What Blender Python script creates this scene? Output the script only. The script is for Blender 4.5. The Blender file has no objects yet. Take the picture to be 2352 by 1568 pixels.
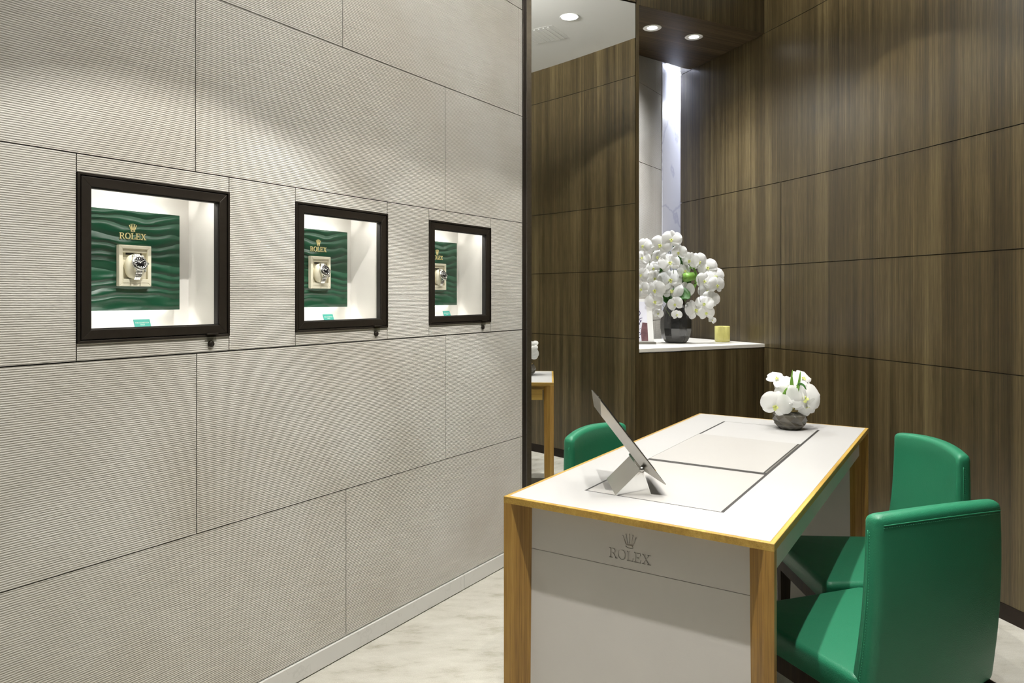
import bpy, bmesh, math, random
from mathutils import Vector, Matrix
random.seed(7)
C = bpy.context.scene
COL = C.collection
PI = math.pi
R = math.radians

# ---------------------------------------------------------------- camera
cam_d = bpy.data.cameras.new('camera')
cam = bpy.data.objects.new('camera', cam_d); COL.objects.link(cam)
cam.location = (0, 0, 1.28)
cam.rotation_euler = (R(90), 0, 0)
cam_d.sensor_width = 36.0
cam_d.lens = 36.0 * 1667 / 2352
cam_d.shift_y = -104 / 2352
cam_d.clip_start = 0.02
C.camera = cam

# ---------------------------------------------------------------- world, exposure
W = bpy.data.worlds.new('world'); C.world = W; W.use_nodes = True
W.node_tree.nodes['Background'].inputs[0].default_value = (1.0, .98, .94, 1)
W.node_tree.nodes['Background'].inputs[1].default_value = 0.03
C.view_settings.view_transform = 'Standard'
C.view_settings.look = 'None'
C.view_settings.exposure = -0.08
C.view_settings.gamma = 1.0
C.view_settings.use_curve_mapping = False

# ---------------------------------------------------------------- room frame
U = Vector((.54867, .83604, 0)); N = Vector((.83604, -.54867, 0))   # along / out of the left wall
W0 = N * -1.918
def LW(s, q, z):                       # left wall: s along, q into the wall, z up
    p = W0 + U * s - N * q
    return (p.x, p.y, z)
MD = Vector((.889, .457, 0)).normalized(); MN = Vector((MD.y, -MD.x, 0)); M0 = Vector((.549, 3.868, 0))
def ML(s, q, z):                       # mirror wall: s along, q behind the face
    p = M0 + MD * s - MN * q
    return (p.x, p.y, z)
CEIL = 3.13

# ---------------------------------------------------------------- materials
def new_mat(name):
    m = bpy.data.materials.new(name); m.use_nodes = True
    nt = m.node_tree
    return m, nt, nt.nodes['Principled BSDF']
def nd(nt, typ, **kw):
    n = nt.nodes.new(typ)
    for k, v in kw.items():
        if k.startswith('i_'): n.inputs[k[2:].replace('_', ' ')].default_value = v
        else: setattr(n, k, v)
    return n
def ramp(nt, stops):
    r = nt.nodes.new('ShaderNodeValToRGB')
    e = r.color_ramp.elements
    while len(e) < len(stops): e.new(.5)
    for i, (p, c) in enumerate(stops):
        e[i].position = p; e[i].color = (c[0], c[1], c[2], 1)
    return r
def plain(name, col, rough=.5, metal=0, spec=.5, coat=0, noise=0, nscale=20, bump=0, bscale=300, obj=True):
    m, nt, b = new_mat(name)
    b.inputs['Roughness'].default_value = rough
    b.inputs['Metallic'].default_value = metal
    b.inputs['Specular IOR Level'].default_value = spec
    b.inputs['Coat Weight'].default_value = coat
    tc = nd(nt, 'ShaderNodeTexCoord')
    if noise:
        n = nd(nt, 'ShaderNodeTexNoise', i_Scale=nscale, i_Detail=5.0)
        nt.links.new(tc.outputs['Object'], n.inputs['Vector'])
        r = ramp(nt, [(.3, [c * (1 - noise) for c in col]), (.7, [min(1, c * (1 + noise)) for c in col])])
        nt.links.new(n.outputs[0], r.inputs[0]); nt.links.new(r.outputs[0], b.inputs['Base Color'])
    else:
        b.inputs['Base Color'].default_value = (*col, 1)
    if bump:
        n = nd(nt, 'ShaderNodeTexNoise', i_Scale=bscale, i_Detail=3.0)
        nt.links.new(tc.outputs['Object'], n.inputs['Vector'])
        bp = nd(nt, 'ShaderNodeBump', i_Strength=bump, i_Distance=.002)
        nt.links.new(n.outputs[0], bp.inputs['Height']); nt.links.new(bp.outputs[0], b.inputs['Normal'])
    return m
def emit(name, col, st):
    m, nt, b = new_mat(name)
    b.inputs['Base Color'].default_value = (*col, 1)
    b.inputs['Emission Color'].default_value = (*col, 1)
    b.inputs['Emission Strength'].default_value = st
    return m

def ribbed():
    m, nt, b = new_mat('ribbed_stone')
    uv = nd(nt, 'ShaderNodeTexCoord')
    wob = nd(nt, 'ShaderNodeTexNoise', i_Scale=18.0, i_Detail=3.0)
    mp = nd(nt, 'ShaderNodeMapping'); mp.inputs['Scale'].default_value = (1.0, 5.0, 1)
    nt.links.new(uv.outputs['UV'], mp.inputs[0]); nt.links.new(mp.outputs[0], wob.inputs['Vector'])
    sep = nd(nt, 'ShaderNodeSeparateXYZ'); nt.links.new(uv.outputs['UV'], sep.inputs[0])
    a = nd(nt, 'ShaderNodeMath', operation='MULTIPLY_ADD'); a.inputs[1].default_value = .0030
    nt.links.new(wob.outputs[0], a.inputs[0]); nt.links.new(sep.outputs[1], a.inputs[2])
    f = nd(nt, 'ShaderNodeMath', operation='MULTIPLY'); f.inputs[1].default_value = 2 * PI / .0056
    nt.links.new(a.outputs[0], f.inputs[0])
    s = nd(nt, 'ShaderNodeMath', operation='SINE'); nt.links.new(f.outputs[0], s.inputs[0])
    fine = nd(nt, 'ShaderNodeTexNoise', i_Scale=260.0, i_Detail=3.0)
    mp2 = nd(nt, 'ShaderNodeMapping'); mp2.inputs['Scale'].default_value = (.35, 1.0, 1)
    nt.links.new(uv.outputs['UV'], mp2.inputs[0]); nt.links.new(mp2.outputs[0], fine.inputs['Vector'])
    h = nd(nt, 'ShaderNodeMath', operation='MULTIPLY_ADD'); h.inputs[1].default_value = 2.2
    nt.links.new(fine.outputs[0], h.inputs[0]); nt.links.new(s.outputs[0], h.inputs[2])
    bp = nd(nt, 'ShaderNodeBump', i_Strength=.7, i_Distance=.00085)
    nt.links.new(h.outputs[0], bp.inputs['Height']); nt.links.new(bp.outputs[0], b.inputs['Normal'])
    big = nd(nt, 'ShaderNodeTexNoise', i_Scale=2.2, i_Detail=4.0); nt.links.new(uv.outputs['UV'], big.inputs['Vector'])
    r = ramp(nt, [(.35, (.50, .475, .42)), (.65, (.58, .565, .52))])
    nt.links.new(big.outputs[0], r.inputs[0]); nt.links.new(r.outputs[0], b.inputs['Base Color'])
    b.inputs['Roughness'].default_value = .85
    b.inputs['Specular IOR Level'].default_value = .2
    return m

def wood(name, dark, mid, light, fx=1.0, rough=.32, coat=.0, src='UV', axis=0, vs=.35, spec=.5):
    """straight grain: stripes vary across `axis` and run along the other"""
    m, nt, b = new_mat(name)
    tc = nd(nt, 'ShaderNodeTexCoord')
    def n(scale, along, det=3.0, rg=.6):
        mp = nd(nt, 'ShaderNodeMapping')
        sc = [along, along, along]; sc[axis] = scale * fx
        if src == 'Object':
            sc = [scale * fx] * 3; sc[axis] = along
        mp.inputs['Scale'].default_value = sc
        nt.links.new(tc.outputs[src], mp.inputs[0])
        t = nd(nt, 'ShaderNodeTexNoise', i_Scale=1.0, i_Detail=det, i_Roughness=rg)
        nt.links.new(mp.outputs[0], t.inputs['Vector'])
        return t
    a = n(9, vs); c = n(34, vs * 1.3, 3.0, .6); e = n(150, vs * 1.6, 4.0, .75); d = n(520, 9.0, 2.0)
    m0 = nd(nt, 'ShaderNodeMath', operation='MULTIPLY_ADD'); m0.inputs[1].default_value = .85
    nt.links.new(e.outputs[0], m0.inputs[0])
    cc = nd(nt, 'ShaderNodeMath', operation='MULTIPLY'); cc.inputs[1].default_value = .55; nt.links.new(c.outputs[0], cc.inputs[0])
    nt.links.new(cc.outputs[0], m0.inputs[2])
    m1 = nd(nt, 'ShaderNodeMath', operation='MULTIPLY_ADD'); m1.inputs[1].default_value = .9
    nt.links.new(a.outputs[0], m1.inputs[0]); nt.links.new(m0.outputs[0], m1.inputs[2])
    m2 = nd(nt, 'ShaderNodeMath', operation='MULTIPLY_ADD'); m2.inputs[1].default_value = .55
    nt.links.new(d.outputs[0], m2.inputs[0]); nt.links.new(m1.outputs[0], m2.inputs[2])
    r = ramp(nt, [(.60, dark), (.78, mid), (.95, light)])
    dv = nd(nt, 'ShaderNodeMath', operation='DIVIDE'); dv.inputs[1].default_value = 1.82
    nt.links.new(m2.outputs[0], dv.inputs[0]); nt.links.new(dv.outputs[0], r.inputs[0])
    nt.links.new(r.outputs[0], b.inputs['Base Color'])
    bp = nd(nt, 'ShaderNodeBump', i_Strength=.12, i_Distance=.001)
    nt.links.new(d.outputs[0], bp.inputs['Height']); nt.links.new(bp.outputs[0], b.inputs['Normal'])
    b.inputs['Roughness'].default_value = rough
    b.inputs['Specular IOR Level'].default_value = spec
    b.inputs['Coat Weight'].default_value = coat
    return m

def carpet():
    m, nt, b = new_mat('carpet')
    tc = nd(nt, 'ShaderNodeTexCoord')
    big = nd(nt, 'ShaderNodeTexNoise', i_Scale=8.0, i_Detail=7.0, i_Roughness=.68)
    mp = nd(nt, 'ShaderNodeMapping'); mp.inputs['Rotation'].default_value = (0, 0, R(-35)); mp.inputs['Scale'].default_value = (.7, 1.6, 1)
    nt.links.new(tc.outputs['Object'], mp.inputs[0]); nt.links.new(mp.outputs[0], big.inputs['Vector'])
    r = ramp(nt, [(.30, (.41, .385, .31)), (.46, (.56, .54, .47)), (.66, (.64, .62, .55))])
    nt.links.new(big.outputs[0], r.inputs[0])
    fine = nd(nt, 'ShaderNodeTexNoise', i_Scale=420.0, i_Detail=3.0); nt.links.new(tc.outputs['Object'], fine.inputs['Vector'])
    mx = nd(nt, 'ShaderNodeMix', data_type='RGBA', blend_type='MULTIPLY'); mx.inputs[0].default_value = .55
    r2 = ramp(nt, [(.3, (.6, .6, .6)), (.7, (1, 1, 1))]); nt.links.new(fine.outputs[0], r2.inputs[0])
    nt.links.new(r.outputs[0], mx.inputs[6]); nt.links.new(r2.outputs[0], mx.inputs[7]); nt.links.new(mx.outputs[2], b.inputs['Base Color'])
    bp = nd(nt, 'ShaderNodeBump', i_Strength=.5, i_Distance=.004); nt.links.new(fine.outputs[0], bp.inputs['Height'])
    nt.links.new(bp.outputs[0], b.inputs['Normal'])
    b.inputs['Roughness'].default_value = .95; b.inputs['Specular IOR Level'].default_value = .1
    return m

def marble(name, base, vein, amt=.05, scale=1.1):
    m, nt, b = new_mat(name)
    tc = nd(nt, 'ShaderNodeTexCoord')
    v = nd(nt, 'ShaderNodeTexVoronoi', feature='DISTANCE_TO_EDGE', i_Scale=scale * 2)
    n = nd(nt, 'ShaderNodeTexNoise', i_Scale=scale * 2.5, i_Detail=6.0)
    nt.links.new(tc.outputs['Object'], n.inputs['Vector'])
    mx = nd(nt, 'ShaderNodeMix', data_type='RGBA', blend_type='LINEAR_LIGHT'); mx.inputs[0].default_value = .35
    nt.links.new(tc.outputs['Object'], mx.inputs[6]); nt.links.new(n.outputs[1], mx.inputs[7]); nt.links.new(mx.outputs[2], v.inputs['Vector'])
    r = ramp(nt, [(0.0, vein), (amt, base)])
    nt.links.new(v.outputs['Distance'], r.inputs[0]); nt.links.new(r.outputs[0], b.inputs['Base Color'])
    b.inputs['Roughness'].default_value = .3
    return m

def silk():
    m, nt, b = new_mat('rippled_green')
    tc = nd(nt, 'ShaderNodeTexCoord')
    sep = nd(nt, 'ShaderNodeSeparateXYZ'); nt.links.new(tc.outputs['Object'], sep.inputs[0])
    n = nd(nt, 'ShaderNodeTexNoise', i_Scale=1.0, i_Detail=1.5)
    mp = nd(nt, 'ShaderNodeMapping'); mp.inputs['Scale'].default_value = (5.0, 1, 13.0)
    nt.links.new(tc.outputs['Object'], mp.inputs[0]); nt.links.new(mp.outputs[0], n.inputs['Vector'])
    a = nd(nt, 'ShaderNodeMath', operation='MULTIPLY_ADD'); a.inputs[1].default_value = .085
    nt.links.new(n.outputs[0], a.inputs[0]); nt.links.new(sep.outputs[2], a.inputs[2])
    f = nd(nt, 'ShaderNodeMath', operation='MULTIPLY'); f.inputs[1].default_value = 1 / .026
    nt.links.new(a.outputs[0], f.inputs[0])
    fr = nd(nt, 'ShaderNodeMath', operation='FRACT'); nt.links.new(f.outputs[0], fr.inputs[0])
    pw = nd(nt, 'ShaderNodeMath', operation='SINE')
    s2 = nd(nt, 'ShaderNodeMath', operation='MULTIPLY'); s2.inputs[1].default_value = PI
    nt.links.new(fr.outputs[0], s2.inputs[0]); nt.links.new(s2.outputs[0], pw.inputs[0])
    bp = nd(nt, 'ShaderNodeBump', i_Strength=1.0, i_Distance=.006)
    nt.links.new(pw.outputs[0], bp.inputs['Height']); nt.links.new(bp.outputs[0], b.inputs['Normal'])
    b.inputs['Base Color'].default_value = (.003, .062, .027, 1)
    b.inputs['Roughness'].default_value = .38
    return m

def leather(name, col, rough=.42):
    m, nt, b = new_mat(name)
    tc = nd(nt, 'ShaderNodeTexCoord')
    v = nd(nt, 'ShaderNodeTexVoronoi', i_Scale=420.0); nt.links.new(tc.outputs['Object'], v.inputs['Vector'])
    n = nd(nt, 'ShaderNodeTexNoise', i_Scale=9.0, i_Detail=3.0); nt.links.new(tc.outputs['Object'], n.inputs['Vector'])
    ad = nd(nt, 'ShaderNodeMath', operation='MULTIPLY_ADD'); ad.inputs[1].default_value = 5.0
    nt.links.new(n.outputs[0], ad.inputs[0]); nt.links.new(v.outputs['Distance'], ad.inputs[2])
    bp = nd(nt, 'ShaderNodeBump', i_Strength=.22, i_Distance=.0012)
    nt.links.new(ad.outputs[0], bp.inputs['Height']); nt.links.new(bp.outputs[0], b.inputs['Normal'])
    b.inputs['Base Color'].default_value = (*col, 1)
    b.inputs['Roughness'].default_value = rough
    b.inputs['Specular IOR Level'].default_value = .32
    return m

def thin_glass(name, tint=(1, 1, 1)):
    m = bpy.data.materials.new(name); m.use_nodes = True
    nt = m.node_tree; nt.nodes.clear()
    o = nd(nt, 'ShaderNodeOutputMaterial'); t = nd(nt, 'ShaderNodeBsdfTransparent'); g = nd(nt, 'ShaderNodeBsdfGlossy')
    t.inputs[0].default_value = (*tint, 1); g.inputs['Roughness'].default_value = .02
    lw = nd(nt, 'ShaderNodeLayerWeight'); lw.inputs[0].default_value = .5; mx = nd(nt, 'ShaderNodeMixShader')
    pw = nd(nt, 'ShaderNodeMath', operation='POWER'); pw.inputs[1].default_value = 4.0; nt.links.new(lw.outputs['Facing'], pw.inputs[0])
    fr = nd(nt, 'ShaderNodeMath', operation='MULTIPLY_ADD'); fr.inputs[1].default_value = .7; fr.inputs[2].default_value = .025
    nt.links.new(pw.outputs[0], fr.inputs[0]); nt.links.new(fr.outputs[0], mx.inputs[0]); nt.links.new(t.outputs[0], mx.inputs[1]); nt.links.new(g.outputs[0], mx.inputs[2])
    nt.links.new(mx.outputs[0], o.inputs[0])
    return m

def petal_mat(name, col, sss=.0):
    m, nt, b = new_mat(name)
    b.inputs['Base Color'].default_value = (*col, 1)
    b.inputs['Roughness'].default_value = .55
    tr = nd(nt, 'ShaderNodeBsdfTranslucent'); tr.inputs[0].default_value = (*col, 1)
    mx = nd(nt, 'ShaderNodeMixShader'); mx.inputs[0].default_value = .35
    out = nt.nodes['Material Output']
    nt.links.new(b.outputs[0], mx.inputs[1]); nt.links.new(tr.outputs[0], mx.inputs[2]); nt.links.new(mx.outputs[0], out.inputs[0])
    return m

M = {}
M['stone'] = ribbed()
M['joint'] = plain('joint_shadow_gap', (.03, .026, .018), .8)
M['walnut'] = wood('striped_walnut', (.016, .0105, .0046), (.056, .0405, .0167), (.138, .106, .050), rough=.30)
M['walnut_h'] = wood('striped_walnut_across', (.022, .015, .007), (.060, .041, .020), (.120, .087, .045), rough=.5, axis=0, spec=.1)
M['oak'] = wood('oiled_oak', (.17, .086, .015), (.33, .182, .036), (.46, .285, .072), fx=.9, rough=.42, src='Object', axis=2, vs=1.0)
M['oak_x'] = wood('oiled_oak_lengthwise', (.21, .12, .02), (.39, .24, .045), (.53, .36, .09), fx=.9, rough=.42, src='Object', axis=1, vs=1.0)
M['plinth'] = plain('dark_plinth', (.016, .0115, .008), .65, spec=.15, noise=.15)
M['ceiling'] = plain('ceiling_white', (.80, .80, .78), .9, noise=.01, nscale=3)
M['carpet'] = carpet()
M['skirting'] = marble('skirting_stone', (.66, .65, .62), (.60, .59, .56), .02, 2.0)
M['marble'] = marble('veined_marble', (.80, .80, .88), (.60, .60, .72), .025, .8)
M['mirror'] = plain('mirror_silver', (.93, .94, .93), .0, metal=1)
M['bronze'] = plain('bronze_metal', (.028, .022, .016), .42, metal=.55, noise=.1, nscale=60)
M['bronze2'] = plain('bronze_trim', (.075, .062, .043), .4, metal=.7, noise=.1, nscale=60)
M['box_white'] = plain('case_lining', (.80, .78, .74), .75, noise=.02, nscale=30)
M['green_silk'] = silk()
M['gold'] = plain('gold_leaf', (.86, .74, .38), .35, metal=.25, noise=.04)
M['cream'] = plain('cream_leather', (.78, .74, .58), .5, bump=.15, noise=.02)
M['teal'] = plain('teal_card', (.06, .42, .34), .6, noise=.02)
M['print'] = plain('white_print', (.8, .85, .8), .6, noise=.02)
M['steel'] = plain('polished_steel', (.80, .80, .78), .14, metal=1, noise=.03)
M['steel_b'] = plain('brushed_steel', (.42, .41, .38), .26, metal=1, noise=.08, nscale=8)
M['dial'] = plain('black_dial', (.008, .008, .010), .25, noise=.1)
M['dial_w'] = plain('dial_marker', (.85, .85, .80), .3, noise=.05)
M['pane'] = thin_glass('case_glass')
M['acrylic'] = thin_glass('acrylic_latch', (.85, .86, .84))
M['laminate'] = plain('white_laminate', (.43, .424, .414), .38, noise=.012, nscale=5)
M['pad'] = plain('desk_pad', (.385, .373, .353), .42, noise=.012, nscale=8)
M['slot'] = plain('slot_shadow', (.020, .018, .016), .6)
M['panel'] = plain('powder_coated_panel', (.60, .58, .55), .6, noise=.015, nscale=6, bump=.08, bscale=500)
M['leather'] = leather('green_leather', (.016, .155, .078))
M['thread'] = plain('green_thread', (.02, .24, .12), .6, noise=.1)
M['frame_dark'] = wood('dark_stained_frame', (.012, .007, .004), (.03, .018, .010), (.05, .031, .016), rough=.6, src='Object', axis=2, vs=1.0, spec=.2)
M['quartz'] = plain('quartz_shelf', (.80, .78, .72), .35, noise=.015, nscale=30)
M['smoke'] = plain('smoked_glass', (.022, .022, .022), .14, spec=.9, noise=.5, nscale=14)
M['bowl'] = plain('faceted_smoked_bowl', (.085, .076, .060), .25, spec=.8, noise=.4, nscale=18)
M['bowl_rim'] = plain('bronze_rim', (.30, .22, .08), .35, metal=.5)
M['petal'] = petal_mat('white_petal', (.88, .88, .86))
M['lip'] = petal_mat('yellow_green_lip', (.62, .66, .22))
M['leaf'] = plain('orchid_leaf', (.035, .13, .02), .4, noise=.25, nscale=12)
M['leaf_l'] = plain('bright_leaf', (.16, .33, .05), .45, noise=.2, nscale=20)
M['stem'] = plain('orchid_stem', (.12, .16, .05), .5, noise=.2)
M['stem_d'] = plain('dark_twig', (.03, .03, .02), .6, noise=.2)
M['wax'] = plain('candle_wax', (.85, .83, .62), .5, noise=.02)
M['candle_glass'] = plain('yellow_glass', (.60, .56, .19), .12, noise=.06, nscale=30)
M['light_trim'] = plain('white_trim', (.82, .82, .80), .5)
M['lens'] = emit('lamp_lens', (1, .98, .94), 9.0)
M['lens_niche'] = emit('niche_lamp_lens', (1, 1, 1), 14.0)
M['led'] = emit('led_strip', (1, .97, .92), 7.0)
M['cove'] = emit('cove_strip', (.80, .86, 1), 9.0)
M['frame_white'] = plain('white_picture_mount', (.85, .85, .83), .4)
M['photo_white'] = plain('print_paper', (.78, .78, .86), .3)
M['photo_ink'] = plain('print_ink', (.06, .05, .14), .4)
M['photo_plum'] = plain('print_plum', (.16, .08, .09), .4, noise=.3, nscale=30)
M['grey_metal'] = plain('grey_metal', (.22, .21, .18), .35, metal=.6)

# ---------------------------------------------------------------- mesh helpers
class MB:
    def __init__(s): s.v = []; s.f = []; s.uv = []; s.sm = []
    def face(s, pts, uvs=None, smooth=False):
        i = len(s.v); s.v += [tuple(p) for p in pts]; s.f.append(tuple(range(i, i + len(pts))))
        s.uv.append(uvs or [(0, 0)] * len(pts)); s.sm.append(smooth)
    def idx(s, verts, faces, smooth=False, uv=None):
        i = len(s.v); s.v += [tuple(p) for p in verts]
        for f in faces:
            s.f.append(tuple(k + i for k in f)); s.uv.append([uv[k] for k in f] if uv else [(0, 0)] * len(f)); s.sm.append(smooth)
    def box(s, x0, x1, y0, y1, z0, z1, fn=None, uvm=None):
        fn = fn or (lambda a, b, c: (a, b, c))
        P = [fn(x, y, z) for z in (z0, z1) for y in (y0, y1) for x in (x0, x1)]
        Q = [(x, y, z) for z in (z0, z1) for y in (y0, y1) for x in (x0, x1)]
        F = [(0, 2, 3, 1), (4, 5, 7, 6), (0, 1, 5, 4), (2, 6, 7, 3), (0, 4, 6, 2), (1, 3, 7, 5)]
        i = len(s.v); s.v += P
        for k, f in enumerate(F):
            s.f.append(tuple(j + i for j in f)); s.sm.append(False)
            if uvm: s.uv.append([uvm(Q[j], k) for j in f])
            elif k < 2: s.uv.append([(Q[j][0], Q[j][1]) for j in f])
            elif k < 4: s.uv.append([(Q[j][0], Q[j][2]) for j in f])
            else: s.uv.append([(Q[j][1], Q[j][2]) for j in f])
        return s
    def prism(s, poly, d0, d1, fn):
        """poly 2D extruded from d0 to d1; fn(a, b, d) gives the point"""
        n = len(poly)
        v = [fn(a, b, d0) for a, b in poly] + [fn(a, b, d1) for a, b in poly]
        f = [tuple(range(n)), tuple(range(2 * n - 1, n - 1, -1))] + [(i, i + n, (i + 1) % n + n, (i + 1) % n) for i in range(n)]
        s.idx(v, f); return s
    def lathe(s, prof, seg=32, c=(0, 0, 0), smooth=True, rfn=None, cap=True):
        v = []; f = []
        for k, (r, z) in enumerate(prof):
            for i in range(seg):
                t = 2 * PI * i / seg
                rr = r * (rfn(t, z) if rfn else 1)
                v.append((c[0] + rr * math.cos(t), c[1] + rr * math.sin(t), c[2] + z))
        for k in range(len(prof) - 1):
            for i in range(seg):
                j = (i + 1) % seg
                f.append((k * seg + i, k * seg + j, (k + 1) * seg + j, (k + 1) * seg + i))
        if cap:
            f.append(tuple(range(seg - 1, -1, -1))); f.append(tuple((len(prof) - 1) * seg + i for i in range(seg)))
        s.idx(v, f, smooth); return s
    def tube(s, pts, r, seg=8, r1=None, smooth=True):
        pts = [Vector(p) for p in pts]; n = len(pts); v = []; f = []
        ref = Vector((0, 0, 1))
        for k, p in enumerate(pts):
            d = (pts[min(k + 1, n - 1)] - pts[max(k - 1, 0)]).normalized()
            rf = ref if abs(d.dot(ref)) < .95 else Vector((1, 0, 0))
            a = d.cross(rf).normalized(); b = d.cross(a).normalized()
            rr = r if r1 is None else r + (r1 - r) * k / (n - 1)
            for i in range(seg):
                t = 2 * PI * i / seg
                v.append(p + a * (rr * math.cos(t)) + b * (rr * math.sin(t)))
        for k in range(n - 1):
            for i in range(seg):
                j = (i + 1) % seg
                f.append((k * seg + i, k * seg + j, (k + 1) * seg + j, (k + 1) * seg + i))
        f.append(tuple(range(seg - 1, -1, -1))); f.append(tuple((n - 1) * seg + i for i in range(seg)))
        s.idx(v, f, smooth); return s
    def mesh(s, name, mat):
        me = bpy.data.meshes.new(name); me.from_pydata(s.v, [], s.f)
        l = me.uv_layers.new(name='UVMap')
        k = 0
        for u in s.uv:
            for q in u: l.data[k].uv = q; k += 1
        for p, sm in zip(me.polygons, s.sm): p.use_smooth = sm
        me.materials.append(mat); me.update()
        return me
    def obj(s, name, mat, parent=None, loc=None, rot=None, bevel=0, seg=2, fix=True, solid=0, sub=0):
        me = s.mesh(name, mat)
        if fix:
            bm = bmesh.new(); bm.from_mesh(me); bmesh.ops.recalc_face_normals(bm, faces=bm.faces); bm.to_mesh(me); bm.free()
        o = bpy.data.objects.new(name, me); COL.objects.link(o)
        if parent: o.parent = parent
        if loc: o.location = loc
        if rot: o.rotation_euler = rot
        if solid:
            m = o.modifiers.new('t', 'SOLIDIFY'); m.thickness = solid; m.offset = 0
        if bevel:
            m = o.modifiers.new('b', 'BEVEL'); m.width = bevel; m.segments = seg; m.limit_method = 'ANGLE'; m.angle_limit = R(35)
            m.harden_normals = False
        if sub:
            m = o.modifiers.new('s', 'SUBSURF'); m.levels = sub; m.render_levels = sub
        return o

def structure(o): o['kind'] = 'structure'; return o
def tag(o, label, cat, group=None):
    o['label'] = label; o['category'] = cat
    if group: o['group'] = group
    return o
def thing(name, label, cat, loc=(0, 0, 0), rz=0, group=None):
    o = bpy.data.objects.new(name, None); COL.objects.link(o)
    o.empty_display_size = .05
    o.location = loc; o.rotation_euler = (0, 0, rz)
    return tag(o, label, cat, group)
def copy_tree(o, parent=None):
    c = o.copy(); COL.objects.link(c)
    if parent: c.parent = parent
    for ch in list(o.children): copy_tree(ch, c)
    return c
def area(name, loc, size, power, col=(1, 1, 1), parent=None, rot=(0, 0, 0), sy=None, spread=180):
    l = bpy.data.lights.new(name, 'AREA'); l.energy = power; l.color = col; l.size = size; l.spread = R(spread)
    if sy: l.shape = 'RECTANGLE'; l.size_y = sy
    o = bpy.data.objects.new(name, l); COL.objects.link(o); o.location = loc; o.rotation_euler = rot
    if parent: o.parent = parent
    return o
def spot(name, loc, power, ang, blend=.2, radius=.04, col=(1, 1, 1), parent=None, rot=(0, 0, 0)):
    l = bpy.data.lights.new(name, 'SPOT'); l.energy = power; l.color = col; l.spot_size = R(ang); l.spot_blend = blend
    l.shadow_soft_size = radius
    o = bpy.data.objects.new(name, l); COL.objects.link(o); o.location = loc; o.rotation_euler = rot
    if parent: o.parent = parent
    return o

# ================================================================ SETTING
# floor and ceiling
structure(MB().box(-4.5, 5.5, -3.5, 9.5, -.1, 0).obj('floor', M['carpet']))
# right wall plan (concave curve), arc length parameter
RW = [(1.205, 5.190), (1.219, 5.156), (1.516, 4.365), (1.566, 4.23), (1.767, 3.576), (1.900, 3.08), (1.969, 2.79),
      (2.085, 2.2), (2.160, 1.6), (2.200, 1.0), (2.210, .4), (2.190, -.2), (2.13, -.8), (2.04, -1.4)]
def catmull(P, n=8):
    out = []
    for i in range(len(P) - 1):
        p0 = Vector(P[max(i - 1, 0)]); p1 = Vector(P[i]); p2 = Vector(P[i + 1]); p3 = Vector(P[min(i + 2, len(P) - 1)])
        for k in range(n):
            t = k / n
            out.append(.5 * ((2 * p1) + (-p0 + p2) * t + (2 * p0 - 5 * p1 + 4 * p2 - p3) * t * t + (-p0 + 3 * p1 - 3 * p2 + p3) * t ** 3))
    out.append(Vector(P[-1])); return out
rpts = [Vector(RW[0])] + catmull([RW[1], RW[3], RW[4], RW[6], RW[7], RW[8], RW[9], RW[10], RW[11], RW[12], RW[13]])
rarc = [0]
for i in range(1, len(rpts)): rarc.append(rarc[-1] + (rpts[i] - rpts[i - 1]).length)
def rnorm(i):
    d = (rpts[min(i + 1, len(rpts) - 1)] - rpts[max(i - 1, 0)]).normalized()
    return Vector((d.y, -d.x))            # towards the room or away; sign below
def rp(i, off):
    n = rnorm(i)
    # walking from far to near (-Y), right-hand normal points to -X (room)
    return rpts[i] + n * off
mb = MB()
rows = [(.062, .973), (.973, 1.463), (1.463, 1.945), (1.945, 2.86), (2.86, CEIL)]
jn = {1: 4.23, 2: 4.23}
g = .002
for ri, (z0, z1) in enumerate(rows):
    za, zb = z0 + g, z1 - (g if ri < 4 else 0)
    # find joint index
    ji = min(range(len(rpts)), key=lambda i: abs(rpts[i].y - 4.23)) if ri in jn else None
    for i in range(len(rpts) - 1):
        a0, a1 = rarc[i], rarc[i + 1]; p, q = rp(i, 0), rp(i + 1, 0)
        if ji is not None and i == ji:
            d = (q - p).normalized() * .003; p = p + d; a0 += .003
        if ri and i == 0 and False: pass
        mb.face([(p.x, p.y, za), (q.x, q.y, za), (q.x, q.y, zb), (p.x, p.y, zb)], [(a0, za + ri * .0), (a1, za), (a1, zb), (a0, zb)], True)
        pb, qb = rp(i, -.02), rp(i + 1, -.02)
        mb.face([(p.x, p.y, za), (q.x, q.y, za), (qb.x, qb.y, za), (pb.x, pb.y, za)])
        mb.face([(p.x, p.y, zb), (q.x, q.y, zb), (qb.x, qb.y, zb), (pb.x, pb.y, zb)])
wr = structure(mb.obj('wall_right', M['walnut'], fix=False))
mb = MB()
for i in range(len(rpts) - 1):
    p, q = rp(i, -.012), rp(i + 1, -.012); pb, qb = rp(i, -.12), rp(i + 1, -.12)
    mb.idx([(p.x, p.y, 0), (q.x, q.y, 0), (q.x, q.y, CEIL), (p.x, p.y, CEIL), (pb.x, pb.y, 0), (qb.x, qb.y, 0), (qb.x, qb.y, CEIL), (pb.x, pb.y, CEIL)],
           [(0, 1, 2, 3), (4, 5, 6, 7), (0, 3, 7, 4), (1, 2, 6, 5), (3, 2, 6, 7)])
structure(mb.obj('trim_1', M['joint'], fix=False))
mb = MB()
for i in range(len(rpts) - 1):
    if rpts[i].y > 4.4: continue
    p, q = rp(i, .006), rp(i + 1, .006); pb, qb = rp(i, -.01), rp(i + 1, -.01)
    mb.idx([(p.x, p.y, 0), (q.x, q.y, 0), (q.x, q.y, .062), (p.x, p.y, .062), (qb.x, qb.y, .062), (pb.x, pb.y, .062)], [(0, 1, 2, 3), (3, 2, 4, 5)])
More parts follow.
